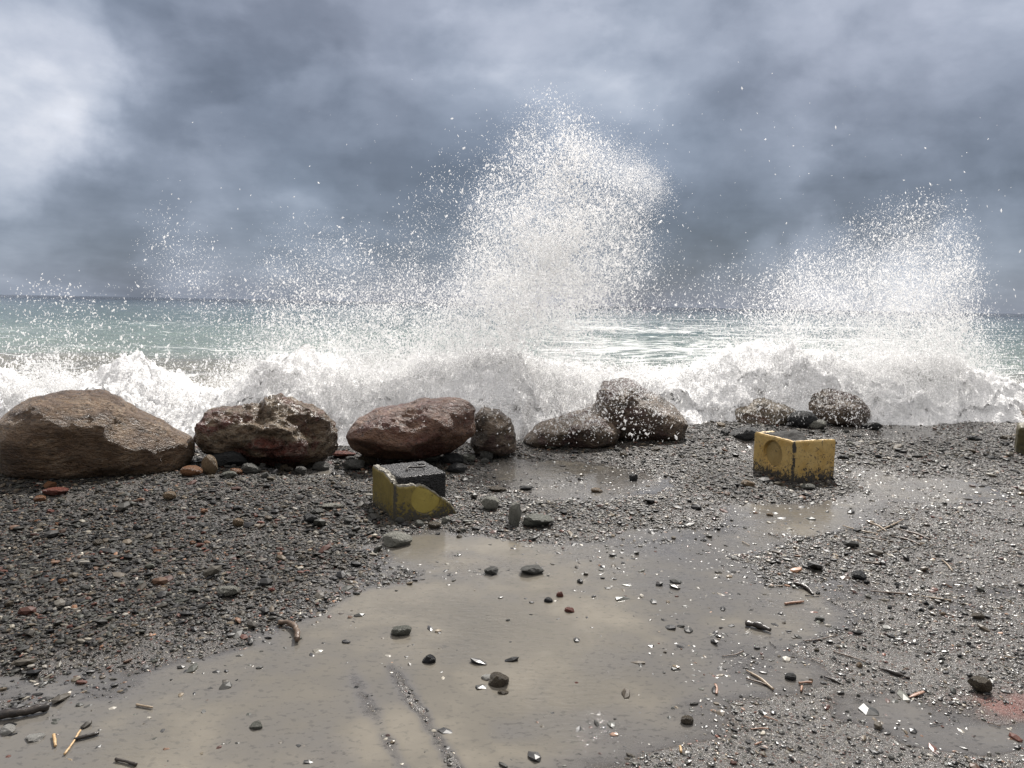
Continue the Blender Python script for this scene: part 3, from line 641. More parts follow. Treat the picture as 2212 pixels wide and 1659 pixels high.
# ------------------------------------------------------------------ concrete blocks
def mat_paint(name, yel, yel2, dark, seed, wear=.5, zdirt=.12, corner=True, base=None):
    s = NT(name); p = s.n('ShaderNodeVectorMath', {0: s.obj(), 1: (seed, seed, seed)}, operation='ADD').outputs[0]
    o = s.n('ShaderNodeSeparateXYZ', {0: s.obj()})
    n = s.noise(p, 7.0, 6, .6, .3).outputs[0]; f = s.noise(p, 55.0, 8, .72, .8).outputs[0]; m = s.noise(p, 18.0, 8, .7, 1.2).outputs[0]
    c = s.ramp(n, [(.35, yel), (.62, yel2)])
    # flaked paint, heavier near the foot
    low = s.ramp(o.outputs[2], [(0.0, .16), (zdirt, .05), (zdirt * 2, 0.0)])
    fl = s.ramp(s.math('ADD', s.math('ADD', s.math('MULTIPLY', f, .55), s.math('MULTIPLY', m, .45)), low), [(.595 + .1 * (1 - wear) - .05, 0.0), (.63 + .1 * (1 - wear) - .05, 1.0)])
    # thin scratches
    sc = s.ramp(s.math('ABSOLUTE', s.math('SUBTRACT', s.noise(s.scale(p, (3, 3, 9)), 4.0, 4, .6, 2.5).outputs[0], .5)), [(.0, .8), (.006, 0.0)])
    k = s.math('MAXIMUM', fl, s.math('MULTIPLY', sc, s.ramp(m, [(.48, 0.0), (.56, 1.0)])))
    if corner:
        cx = s.math('MAXIMUM', s.math('ABSOLUTE', o.outputs[0]), s.math('ABSOLUTE', o.outputs[1]))
        cc = s.ramp(s.math('ADD', cx, s.math('MULTIPLY', s.math('SUBTRACT', m, .5), .10)), [(.012, 1.0), (.020, 0.0)])
        k = s.math('MAXIMUM', k, cc)
    dc = s.mix(m, dark, tuple(v * 2.0 for v in dark))
    c = s.mix(k, c, dc)
    # broken faces (flag attribute) are raw concrete
    raw = s.attr("raw")
    rc = s.ramp(f, [(.3, base[0]), (.6, base[1])])
    c = s.mix(raw, c, rc)
    h = s.math('SUBTRACT', s.math('MULTIPLY', f, .4), s.math('MULTIPLY', k, .5))
    return s.done(s.bsdf(Base_Color=c, Roughness=.48, Specular_IOR_Level=.4, Normal=s.bump(h, .8, .006)))
def mat_bitumen():
    s = NT("black_bitumen"); p = s.obj()
    v = s.voro(p, 95.0); f = s.noise(p, 60.0, 6, .7).outputs[0]
    c = s.ramp(f, [(.3, (.006, .006, .007)), (.6, (.018, .018, .02)), (.8, (.05, .05, .05))])
    h = s.math('ADD', s.math('MULTIPLY', v.outputs[0], 1.0), f)
    return s.done(s.bsdf(Base_Color=c, Roughness=.42, Specular_IOR_Level=.5, Normal=s.bump(h, 1.0, .012)))
def mat_plain(name, c, rough=.5, metal=0.0):
    s = NT(name); f = s.noise(s.obj(), 60.0, 6, .7).outputs[0]
    cc = s.mix(f, tuple(v * .6 for v in c), tuple(v * 1.3 for v in c))
    return s.done(s.bsdf(Base_Color=cc, Roughness=rough, Metallic=metal, Normal=s.bump(f, .7, .006)))

def wall(name, parent, mat, O, u, W, nrm, T, hf, z0=-.08, recess=None, nu=150, nv=110, seed=0, jag=.006, edge_round=.006):
    """upright slab: outer face from O along u (length W), thickness T inward (-nrm), top profile hf(s)"""
    O = np.array(O, float); u = np.array(u, float); nrm = np.array(nrm, float)
    s = np.linspace(0, 1, nu); top = np.array([hf(a) for a in s]) + jag * fbm(np.stack([s * W * 28, s * 0, s * 0 + seed], -1), 4, seed)
    v = np.linspace(0, 1, nv)
    zz = z0 + (top[:, None] - z0) * v[None, :]
    ss = np.repeat((s * W)[:, None], nv, 1)
    off = np.zeros_like(zz)
    if recess:
        rs, rz, rr, dep = recess
        d = np.hypot(ss - rs, zz - rz) + .003 * fbm(np.stack([ss * 30, zz * 30, ss * 0], -1), 3, seed + 2)
        off -= dep * sstep(rr + .004, rr - .006, d)
    off += .0022 * fbm(np.stack([ss * 22, zz * 22, ss * 0 + seed], -1), 4, seed + 5)
    er = edge_round * (np.exp(-(ss / .010) ** 2) + np.exp(-((W - ss) / .010) ** 2) + np.exp(-((top[:, None] - zz) / .008) ** 2))
    off -= er
    A_ = O + ss[..., None] * u + off[..., None] * nrm; A_[..., 2] = zz
    B_ = O + ss[..., None] * u - (T + .004 * fbm(np.stack([ss * 14, zz * 14, ss * 0 + 3], -1), 3, seed + 8))[..., None] * nrm; B_[..., 2] = zz - .004
    # top strip with lumps
    nt = 14; tt = np.linspace(0, 1, nt)[None, 1:-1]
    C_ = A_[:, -1][:, None, :] * (1 - tt[..., None]) + B_[:, -1][:, None, :] * tt[..., None]
    C_[..., 2] += .7 * jag * fbm(C_ * 60, 3, seed + 11) + .5 * jag
    ring = np.concatenate([A_, C_, B_[:, ::-1]], 1)      # nu x (nv + nt-2 + nv)
    nr2 = ring.shape[1]
    raw = np.zeros(ring.shape[:2])
    rawtop = np.array([1.0 if hf(a) < hf.full - .01 else 0.0 for a in s]); 
    raw[:, nv - 1:nv + nt - 2] = np.maximum(rawtop[:, None], .12 if not hf.rim else 0.0)
    if hf.rim: raw[:, nv - 1:nv + nt - 2] = rawtop[:, None]
    Vv = ring.reshape(-1, 3); Fc = grid_faces(nu, nr2)
    if np.dot(np.cross(u, [0, 0, 1]), nrm) < 0: Fc = Fc[:, ::-1]
    caps = []
    for e in (0, nu - 1):
        idx = np.arange(nr2) + e * nr2
        for k in range(nv - 1):
            caps.append([idx[k], idx[k + 1], idx[nr2 - 2 - k], idx[nr2 - 1 - k]])
    Fc = np.concatenate([Fc, np.array(caps)])
    me = mesh_np(name, Vv, Fc, False, {"raw": ('FLOAT', raw.ravel())})
    return link(name, me, mat, parent)
class HF:
    def __init__(s, pts, full, rim=True): s.x, s.y = zip(*pts); s.full = full; s.rim = rim
    def __call__(s, a): return float(np.interp(a, s.x, s.y))
def lump_box(name, parent, mat, lo, hi, seed, amp=.010, n=46, topf=None, rnd=.018):
    import bmesh
    bm = bmesh.new(); bmesh.ops.create_cube(bm, size=2.0)
    bmesh.ops.subdivide_edges(bm, edges=bm.edges[:], cuts=n, use_grid_fill=True)
    V = np.array([v.co[:] for v in bm.verts]); Fc = np.array([[v.index for v in f.verts] for f in bm.faces]); bm.free()
    lo, hi = np.array(lo), np.array(hi); P3 = lo + (V * .5 + .5) * (hi - lo)
    inn = np.clip(P3, lo + rnd, hi - rnd); d = P3 - inn; L = np.linalg.norm(d, axis=1)[:, None] + 1e-9
    P3 = inn + d / L * np.minimum(L, rnd)
    nn = d / L
    P3 = P3 + nn * (amp * (fbm(P3 * 30, 4, seed, .6) + .5 * fbm(P3 * 8, 2, seed + 3)))[:, None]
    if topf is not None:
        m = sstep(hi[2] - .12, hi[2], P3[:, 2]); P3[:, 2] += m * topf(P3[:, 0], P3[:, 1])
    me = mesh_np(name, P3, Fc, True, {"raw": ('FLOAT', np.zeros(len(P3)))})
    return link(name, me, mat, parent)
def tube(name, pts, rad, mat, parent=None, seg=8, loc=None, seed=0, rough=.0, fine=6, flat=1.0):
    P0 = np.array(pts, float); d = np.r_[0, np.cumsum(np.linalg.norm(np.diff(P0, axis=0), axis=1))]
    n = max(6, (len(P0) - 1) * fine); s = np.linspace(0, d[-1], n)
    C = np.stack([np.interp(s, d, P0[:, i]) for i in range(3)], -1)
    for _ in range(3 if len(P0) > 2 else 0): C[1:-1] = (C[:-2] + 2 * C[1:-1] + C[2:]) / 4
    rad = np.interp(np.linspace(0, 1, n), np.linspace(0, 1, len(rad)), rad)
    T = np.gradient(C, axis=0); T /= np.linalg.norm(T, axis=1)[:, None] + 1e-9
    up = np.array([0, 0, 1.0]); S = np.cross(T, up); S /= np.linalg.norm(S, axis=1)[:, None] + 1e-9; Uu = np.cross(S, T)
    a = np.linspace(0, 2 * np.pi, seg, endpoint=False)
    ringp = S[:, None] * np.cos(a)[None, :, None] + Uu[:, None] * np.sin(a)[None, :, None] * flat
    pos = C[:, None] + ringp * rad[:, None, None]
    pos = pos + ringp * (rough * rad[:, None] * fbm(pos * 60 + seed, 3, seed))[..., None]
    V = np.concatenate([pos.reshape(-1, 3), C[:1] - T[:1] * rad[0] * .3, C[-1:] + T[-1:] * rad[-1] * .3]); f = []
    for i in range(n - 1):
        for j in range(seg):
            k = (j + 1) % seg; f.append([i * seg + j, i * seg + k, (i + 1) * seg + k, (i + 1) * seg + j])
    q = len(V)
    for j in range(seg):
        k = (j + 1) % seg
        f.append([k, j, q - 2, q - 2]); f.append([(n - 1) * seg + j, (n - 1) * seg + k, q - 1, q - 1])
    f4 = [x for x in f if x[2] != x[3]]; f3 = [x[:3] for x in f if x[2] == x[3]]
    me = bpy.data.meshes.new(name); me.from_pydata([tuple(map(float, v)) for v in V], [], [list(map(int, x)) for x in f4 + f3])
    me.polygons.foreach_set("use_smooth", [True] * len(me.polygons)); me.update()
    return link(name, me, mat, parent, loc)

M_YEL1 = mat_paint("worn_olive_yellow_paint", (.15, .115, .030), (.23, .18, .05), (.045, .042, .034), 3.0, .75, .10, True, ((.13, .12, .10), (.30, .28, .23)))
M_YEL2 = mat_paint("worn_ochre_paint", (.47, .30, .085), (.55, .39, .15), (.035, .032, .028), 8.0, .95, .09, True, ((.05, .047, .04), (.13, .12, .10)))
M_YREC = mat_paint("bright_yellow_recess_paint", (.36, .285, .070), (.42, .335, .085), (.06, .055, .03), 5.0, .45, .04, False, ((.13, .12, .10), (.30, .28, .23)))
M_OLIVE = mat_paint("dull_olive_paint", (.060, .052, .022), (.095, .08, .032), (.04, .038, .03), 14.0, .5, .10, False, ((.1, .1, .08), (.2, .19, .16)))
M_BIT = mat_bitumen()
M_DARKCON = mat_plain("dark_wet_concrete", (.016, .015, .013), .85)
M_RUST = mat_plain("rusty_iron", (.018, .013, .011), .5)

# block one: broken, with a black bitumen core
f1 = P(np.array([394.1]) * 2212 / 1024, np.array([523.]) * 2212 / 1024, 0.0)[0]
a1 = np.array([.42, .23]); rz1 = math.atan2(a1[1], a1[0])
b1 = tag(empty("concrete_block", (f1[0], f1[1], 0), rz1), "broken yellow concrete block with black core and rusty hook, in front of the reddish boulder", "concrete block")
b1.rotation_euler = (R(0.0), R(0.0), rz1)
hfr = HF([(0, .272), (.08, .262), (.16, .256), (.25, .246), (.32, .247), (.45, .230), (.54, .214), (.64, .172), (.73, .136), (.80, .125), (.86, .108), (.92, .075), (.97, .035), (1, .0)], .9, False)
wall("front_wall", b1, M_YEL1, (0, 0, 0), (1, 0, 0), .49, (0, -1, 0), .062, hfr, recess=(.245, .150, .116, .026), seed=3, jag=.018)
hfl = HF([(0, .300), (.5, .306), (.80, .300), (.9, .286), (1, .270)], .9, False)
wall("side_wall", b1, M_YEL1, (0, .50, 0), (0, -1, 0), .4365, (-1, 0, 0), .055, hfl, seed=5, jag=.016, nu=120)
# the painted disc inside the round recess keeps a fresher yellow
def disc_in_recess(parent, cx, cz, r, ytop, mat, y=-.0):
    n, m = 26, 72; rr = np.linspace(0, r, n); aa = np.linspace(0, 2 * np.pi, m, endpoint=False)
    X = cx + rr[:, None] * np.cos(aa); Z = cz + rr[:, None] * np.sin(aa)
    lim = np.interp(X / .49, hfr.x, hfr.y) - .008 + .004 * fbm(np.stack([X * 60, Z * 0, Z * 0], -1), 3, 3)
    Z = np.minimum(Z, lim); Y_ = np.full_like(X, ytop) + .001 * fbm(np.stack([X * 30, Z * 30, Z * 0], -1), 3, 6)
    i = np.arange(n * m).reshape(n, m); j = np.roll(i, -1, 1)
    Fc = np.stack([i[:-1], i[1:], j[1:], j[:-1]], -1).reshape(-1, 4)[:, ::-1]
    me = mesh_np("round_recess", np.stack([X, Y_, Z], -1).reshape(-1, 3), Fc, True, {"raw": ('FLOAT', np.zeros(n * m))})
    o = link("round_recess", me, mat, parent); return o
disc_in_recess(b1, .245, .150, .111, .0215, M_YREC)
lump_box("bitumen_core", b1, M_BIT, (.052, .064, -.08), (.425, .50, .312), 7, .010)
tube("rebar_hook", [(.17, .20, .300), (.175, .22, .328), (.20, .25, .334), (.245, .235, .330), (.285, .205, .334), (.32, .215, .336), (.335, .26, .338), (.315, .29, .340), (.295, .285, .336)], [.0075] * 2, M_RUST, b1, seed=2, rough=.2)

# block two: open box block with water standing in it
f2 = P(np.array([792.]) * 2212 / 1024, np.array([484.]) * 2212 / 1024, 0.0)[0]
b2 = tag(empty("concrete_block", (f2[0], f2[1], 0), math.atan2(.18, .45)), "hollow ochre yellow concrete block with a round recess and water standing inside", "concrete block")
flat = HF([(0, .374), (.02, .380), (.3, .382), (.7, .380), (.98, .378), (1, .370)], .37)
flat2 = HF([(0, .370), (.03, .382), (.9, .382), (1, .374)], .37)
wall("front_wall", b2, M_YEL2, (0, 0, 0), (1, 0, 0), .485, (0, -1, 0), .045, flat, seed=13, jag=.004, edge_round=.008)
wall("side_wall", b2, M_YEL2, (0, .53, 0), (0, -1, 0), .483, (-1, 0, 0), .045, flat2, recess=(.262, .222, .122, .030), seed=15, jag=.004, edge_round=.006)
MR2 = mat_paint("dull_recess_paint", (.33, .23, .085), (.39, .285, .12), (.035, .032, .028), 21.0, .8, .02, False, ((.05, .047, .04), (.13, .12, .10)))
def side_disc():
    n, m = 20, 72; rr = np.linspace(0, .112, n); aa = np.linspace(0, 2 * np.pi, m, endpoint=False)
    Yc = .268 + rr[:, None] * np.cos(aa); Z = .222 + rr[:, None] * np.sin(aa); X = np.full_like(Yc, .0272) + .001 * fbm(np.stack([Yc * 30, Z * 30, Z * 0], -1), 3, 6)
    i = np.arange(n * m).reshape(n, m); j = np.roll(i, -1, 1)
    me = mesh_np("round_recess", np.stack([X, Yc, Z], -1).reshape(-1, 3), np.stack([i[:-1], i[1:], j[1:], j[:-1]], -1).reshape(-1, 4), True, {"raw": ('FLOAT', np.zeros(n * m))})
    link("round_recess", me, MR2, b2)
side_disc()
rear = HF([(0, .378), (.38, .378), (.44, .366), (.6, .362), (.8, .345), (1, .32)], .37)
wall("rear_wall", b2, M_YEL2, (.485, .53, 0), (-1, 0, 0), .437, (0, 1, 0), .045, HF([(0, .32), (.2, .345), (.4, .362), (.56, .366), (.62, .378), (1, .378)], .372), seed=17, jag=.006)
wall("side_wall", b2, M_YEL2, (.485, .047, 0), (0, 1, 0), .435, (1, 0, 0), .045, HF([(0, .37), (.15, .34), (.5, .33), (1, .32)], .372), seed=19, jag=.008)
lump_box("rubble_fill", b2, M_DARKCON, (.044, .044, -.06), (.442, .486, .322), 23, .012, topf=lambda x, y: -.030 * np.exp(-(((x - .155) / .10) ** 2 + ((y - .15) / .10) ** 2)) + .062 * sstep(.26, .42, y) + .015 * fbm(xy0(x, y, 12.), 3, 5))
def water_disc():
    n, m = 12, 48; rr = np.linspace(0, 1, n); aa = np.linspace(0, 2 * np.pi, m, endpoint=False)
    k = 1 + .12 * np.sin(aa * 3 + 1) + .06 * np.sin(aa * 5)
    X = .155 + .080 * rr[:, None] * np.cos(aa) * k; Y_ = .150 + .080 * rr[:, None] * np.sin(aa) * k
    i = np.arange(n * m).reshape(n, m); j = np.roll(i, -1, 1)
    me = mesh_np("standing_water", np.stack([X, Y_, np.full_like(X, .330)], -1).reshape(-1, 3), np.stack([i[:-1], i[1:], j[1:], j[:-1]], -1).reshape(-1, 4), True)
    s = NT("standing_water_mottled"); p = s.obj()
    w = s.ramp(s.noise(p, 22.0, 5, .6, .8).outputs[0], [(.46, 0.0), (.66, .5)])  # pale mottling mixed into the water colour
    mt = s.done(s.bsdf(Base_Color=s.mix(w, (.16, .17, .18), (.75, .76, .78)), Roughness=.05, IOR=1.33))
    link("standing_water", me, mt, b2)
water_disc()

# block three, cut by the right edge of the picture
f3 = P(np.array([2194.]), np.array([986.]), 0.0)[0]
b3 = tag(empty("concrete_block", (f3[0], f3[1], 0), R(-32)), "dull olive concrete block cut off by the right edge", "concrete block")
lump_box("block_body", b3, M_OLIVE, (0, 0, -.08), (.46, .46, .33), 33, .008, rnd=.045)
tube("rebar_hook", [(.20, .2, .32), (.22, .22, .35), (.26, .22, .355), (.30, .19, .35)], [.007, .007], M_RUST, b3, seed=3, rough=.2)

# ------------------------------------------------------------------ loose stones: every one its own object
SM = {
 'slate': mat_stone("slate_stone", (.020, .022, .024), (.050, .052, .052), None, 14, .42),
 'grey': mat_stone("grey_stone", (.07, .07, .065), (.14, .14, .125), (.20, .20, .18), 12, .45),
 'green': mat_stone("grey_green_stone", (.10, .105, .085), (.20, .205, .17), (.30, .30, .26), 12, .4),
 'pale': mat_stone("pale_stone", (.26, .26, .22), (.46, .45, .39), (.14, .15, .12), 16, .45),
 'white': mat_stone("white_stone", (.55, .54, .50), (.72, .71, .67), None, 20, .35),
 'tan': mat_stone("tan_stone", (.19, .125, .065), (.33, .235, .14), None, 12, .35),
 'orange': mat_stone("orange_stone", (.21, .085, .035), (.32, .15, .06), None, 14, .3),
 'red': mat_stone("red_stone", (.16, .045, .03), (.27, .085, .055), None, 14, .3),
 'black': mat_stone("black_stone", (.008, .009, .011), (.022, .024, .028), None, 16, .34),
 'brown': mat_stone("brown_stone", (.06, .045, .03), (.13, .10, .065), (.22, .19, .12), 14, .35),
}
ICO3 = ico(3); ICO4 = ico(4)
def chip(seed, round_=False):
    V, Fc = ICO4 if round_ else ICO3; rg = np.random.default_rng(seed); f = np.full(len(V), 1.0)
    for _ in range(6 if round_ else 30):
        nn = rg.normal(size=3); nn /= np.linalg.norm(nn); d = V @ nn
        f = np.minimum(f, np.where(d > .15, rg.uniform(.86 if round_ else .64, .98) / np.maximum(d, .15), 1))
    W = V * f[:, None]; W = W * (1 + .09 * fbm(W * 3 + seed, 4, seed))[:, None]
    W[:, 2] -= W[:, 2].min() * 1.0
    W /= np.array([np.ptp(W[:, 0]), np.ptp(W[:, 1]), np.ptp(W[:, 2])])
    return W, Fc
_cm = {}
def stone_mesh(shape, col):
    k = (shape, col)
    if k not in _cm:
        W, Fc = chip(500 + shape, shape >= 100)
        me = mesh_np("stone", W, Fc, shape >= 100); me.materials.append(SM[col]); _cm[k] = me
    return _cm[k]
def stone(px, py, w, h, col, label, shape, group=None, yaw=0.0, tilt=0.0, cat="stone", name="stone", dk=.8, sink=.12):
    g = G(px, py)[0]; d = math.hypot(g[0], g[1]); m = d / F_PX * 1024 / 2212
    W, H = w * m, h * m * .92
    dep = W * dk
    o = link(name, stone_mesh(shape, col), None)
    gz = max(g[2], -.008)
    o.location = (g[0], g[1] + dep * .35, gz - H * sink); o.rotation_euler = (tilt, 0, yaw); o.scale = (W, dep, H * (1 + sink))
    return tag(o, label, cat, group)

NAMED = [
 (854,1187,66,34,'pale',"pale grey green flat rock at the left tip of the brown puddle",1),
 (1058,1103,44,34,'pale',"cream angular stone standing right of the broken yellow block",2),
 (1112,1136,30,56,'pale',"tall upright pointed grey stone among the gravel",3),
 (1164,1140,72,28,'green',"flat wedge shaped grey stone right of the upright pointed one",4),
 (1196,1258,0,0,'',"",0),
 (1150,1247,56,22,'grey',"dark grey wet slab with a chipped top lying in the puddle",5),
 (1062,1243,32,20,'grey',"small dark grey lump just left of the wet slab in the puddle",6),
 (1077,1490,48,34,'brown',"ridged brown rock alone in the shallow puddle near the bottom",7),
 (1052,1475,28,13,'white',"white pebble touching the ridged brown rock",8),
 (1086,1506,26,12,'brown',"small reddish brown stone below the ridged brown rock",9),
 (926,1438,32,22,'black',"glossy black stone with sharp facets in the middle of the puddle",10),
 (552,1581,30,18,'green',"grey green stone in the rippled water at the bottom left",11),
 (866,1378,46,24,'green',"pale grey rock with a fringe of pebbles in the puddle",12),
 (486,1290,44,20,'pale',"cream flat stone at the lower edge of the gravel bank",13),
 (1740,925,60,36,'slate',"rounded black rock resting on the beach behind the yellow box block",101),
 (1766,927,48,20,'pale',"pale flat block shaped stone leaning on the rounded black rock",14),
 (1612,948,66,30,'slate',"black slate slab tilted just left of the yellow box block",15),
 (1892,930,40,16,'slate',"small black wet slab lying alone in the bright shallow water",16),
 (1806,919,46,10,'slate',"thin dark slate piece on the beach behind the pale flat stone",17),
 (1568,906+35,20,14,'slate',"small dark chip on the gravel ridge left of the slate slab",18),
 (449,1026,32,44,'tan',"upright rounded ochre stone standing below the craggy boulder",102),
 (408,1030,44,22,'orange',"glossy orange brown stone at the right foot of the huge tan boulder",103),
 (478,1010,88,36,'slate',"big dark slate block under the craggy boulder",19),
 (886,988,36,34,'tan',"tan triangular stone leaning on the long reddish boulder",20),
 (545,1000,44,20,'green',"flat grey green stone half under the craggy boulder",21),
 (535,1024,46,22,'grey',"wedge shaped grey stone on the gravel edge below the craggy boulder",22),
 (508,1026,26,14,'orange',"small rusty stone left of the wedge shaped grey one",23),
 (492,1033,30,14,'green',"small pale green stone beside the upright ochre stone",24),
 (690,1018,36,20,'grey',"lumpy grey stone in the small tan pool by the boulders",25),
 (760,1018,50,26,'grey',"rough grey cobble at the right end of the small tan pool",26),
 (735,990,62,14,'red',"flat dark red stone between the craggy and the reddish boulder",27),
 (790,1004,44,22,'brown',"brown stone wedged under the left end of the reddish boulder",28),
 (1050,996,30,26,'grey',"grey cobble just below the small dark boulder, left of its neighbour",104),
 (1080,990,44,30,'grey',"larger grey cobble below the small dark boulder",105),
 (1010,1000,34,20,'green',"pale rounded cobble below the right end of the reddish boulder",106),
 (975,1005,54,26,'slate',"dark flat stone behind the broken yellow block",29),
 (930,998,50,16,'pale',"pale flat stone right behind the black core of the broken block",30),
 (840,998,40,14,'pale',"pale slab lying behind the left corner of the broken block",31),
 (985,1022,46,22,'slate',"black angular stone touching the right rear of the broken block",32),
 (1166,966,34,14,'tan',"tan arched stone at the foot of the low splashed boulder",33),
 (1192,971,30,12,'green',"pale green flat stone right of the tan arched one",34),
 (1220,968,28,22,'grey',"dark pointed stone in front of the low splashed boulder",35),
 (1270,960,50,14,'brown',"brown flat stone at the edge of the ridge gravel below the peaked boulder",36),
 (1335,947,26,8,'pale',"pale plank shaped stone on the gravel at the foot of the peaked boulder",37),
 (1073,1063,40,11,'brown',"thin dark brown flat stone in the wet strip right of the broken block",38),
 (1136,1050+10,30,10,'slate',"dark thin flake in the wet strip, far from the yellow blocks",39),
 (1290,1066,26,12,'tan',"small tan stone in the wet gravel strip at mid picture",40),
 (1370,1040,20,18,'slate',"black upright chip with a reflection in the shallow water",41),
 (862,1132,22,16,'grey',"first grey stone against the foot of the broken block",42),
 (905,1140,20,18,'green',"pale blue grey stone at the foot of the broken block",43),
 (938,1142,28,14,'brown',"reddish brown flat stone at the foot of the broken block",44),
 (963,1130,22,14,'pale',"whitish stone at the right foot of the broken block",45),
 (992,1165,14,9,'brown',"small brown stone in the puddle below the broken block",46),
 (668,1130,36,20,'slate',"dark flat slate on the gravel left of the broken block",47),
 (715,1102,50,12,'pale',"long pale thin stone on the gravel left of the broken block",48),
 (684,1112,30,12,'grey',"grey flat stone between the dark slate and the long pale stone",49),
 (363,1080,26,18,'tan',"rusty tan cobble on the upper gravel bank",107),
 (512,1138,24,18,'tan',"reddish tan cobble in the middle of the gravel bank",108),
 (110,1028,28,12,'red',"bright brick red flat stone below the huge tan boulder",50),
 (104,1056,24,14,'orange',"orange brown upright chip below the brick red stone",51),
 (110,1072,46,16,'red',"dark red flat stone on the upper left gravel",52),
 (1742,1132,0,0,'',"",0),
 (1665,1117,14,9,'tan',"small tan stone in the olive reflection below the yellow box block",53),
 (1748,1058,30,12,'green',"olive grey flat stone at the foot of the yellow box block",54),
 (1618,1052,28,14,'tan',"small tan stone at the left foot of the yellow box block",55),
 (1857,1252,30,16,'black',"curled black scrap with a bright centre on the wet gravel",56),
 (2126,1500,40,30,'brown',"pitted brown stone at the right edge above the red patch",57),
 (1486,1568,30,20,'brown',"round dark pitted stone alone at the bottom right",109),
 (1710,1462+10,24,16,'slate',"black rounded stone in the right hand debris, upper of two",110),
 (1737,1365+135,0,0,'',"",0),
 (14,1577,26,10,'black',"small black lump above the white pebbles at the bottom left",58),
 (10,1590,30,18,'white',"round white pebble at the left edge near the bottom",59),
 (70,1606,34,13,'white',"oval white pebble beside the dark twig at the bottom left",60),
 (1210,1280+13,16,15,'red',"brick red cube shaped pebble in the puddle",61),
 (1185,1305,20,14,'black',"round black pebble left of the brick red cube",111),
 (1230,1327,24,12,'red',"rusty flat pebble in the puddle below the black one",62),
 (2120,1340,26,12,'brown',"brown flat stone at the right among the grit",63),
 (1240,1245,0,0,'',"",0),
]
k = 0
for it in NAMED:
    px, py, w_, h_, col, lab, shp = it
    if not lab: continue
    k += 1
    stone(px, py, w_, h_, col, lab, shp, yaw=((k * 37) % 50 - 25) * .012, tilt=R(-8 if h_ < w_ * .5 else 0), cat="stone" if h_ < 24 else "rock", name="stone" if h_ < 24 else "rock")

# nameless mid-sized stones, look-alikes by where they lie
rng = random.Random(77)
ZONES = [
 ("dark angular stone on the gravel bank at the left", "mid sized dark stones on the left gravel bank", [(20,1070),(780,1080),(780,1190),(620,1270),(300,1370),(20,1400)], 70, (12, 22), (.4, .7), ['slate','grey','grey','brown','slate','green']),
 ("pale chip on the gravel bank at the left", "pale chips on the left gravel bank", [(20,1070),(780,1080),(780,1190),(620,1270),(300,1370),(20,1400)], 26, (9, 17), (.35, .55), ['pale','green','tan','pale']),
 ("red or orange pebble on the gravel bank at the left", "red pebbles on the left gravel bank", [(20,1060),(780,1080),(780,1190),(620,1270),(300,1370),(20,1420)], 22, (12, 22), (.4, .65), ['red','orange','red']),
 ("wet stone fragment in the muddy puddle", "stone fragments poking out of the puddle", [(620,1330),(900,1260),(1450,1200),(1500,1350),(1300,1600),(700,1500)], 40, (6, 13), (.4, .7), ['slate','black','grey','brown','slate','red']),
 ("small wet stone among the debris on the right", "small stones in the right hand debris", [(1500,1170),(2190,1130),(2190,1500),(1900,1600),(1700,1500),(1560,1300)], 46, (8, 16), (.4, .75), ['slate','black','grey','brown','slate','tan']),
 ("rubble stone on the pebble ridge by the surf", "rubble stones along the pebble ridge", [(1150,985),(1560,925),(2190,940),(2190,1010),(1840,1010),(1620,990),(1300,1010)], 34, (12, 28), (.3, .6), ['slate','grey','slate','brown','pale']),
 ("cobble lying at the foot of the boulder row", "cobbles at the foot of the boulders", [(440,1005),(640,1010),(800,985),(1100,975),(1090,1010),(830,1000),(640,1035),(440,1040)], 26, (14, 32), (.45, .8), ['grey','slate','brown','green','grey']),
]
def inpoly(x, y, poly):
    c = False; j = len(poly) - 1
    for i in range(len(poly)):
        xi, yi = poly[i]; xj, yj = poly[j]
        if (yi > y) != (yj > y) and x < (xj - xi) * (y - yi) / (yj - yi) + xi: c = not c
        j = i
    return c
for lab, grp, poly, cnt, wr, ar, cols in ZONES:
    xs_ = [p[0] for p in poly]; ys_ = [p[1] for p in poly]; n = 0
    while n < cnt:
        x, y = rng.uniform(min(xs_), max(xs_)), rng.uniform(min(ys_), max(ys_))
        if not inpoly(x, y, poly): continue
        if 800 < x < 990 and 990 < y < 1150: continue
        if 1620 < x < 1810 and 920 < y < 1065: continue
        w_ = rng.uniform(*wr) * (.6 + .4 * rng.random())
        stone(x, y, w_, w_ * rng.uniform(*ar), rng.choice(cols), lab, rng.randint(1, 26), grp, yaw=rng.uniform(-.6, .6), tilt=rng.uniform(-.25, .25), sink=.25)
        n += 1

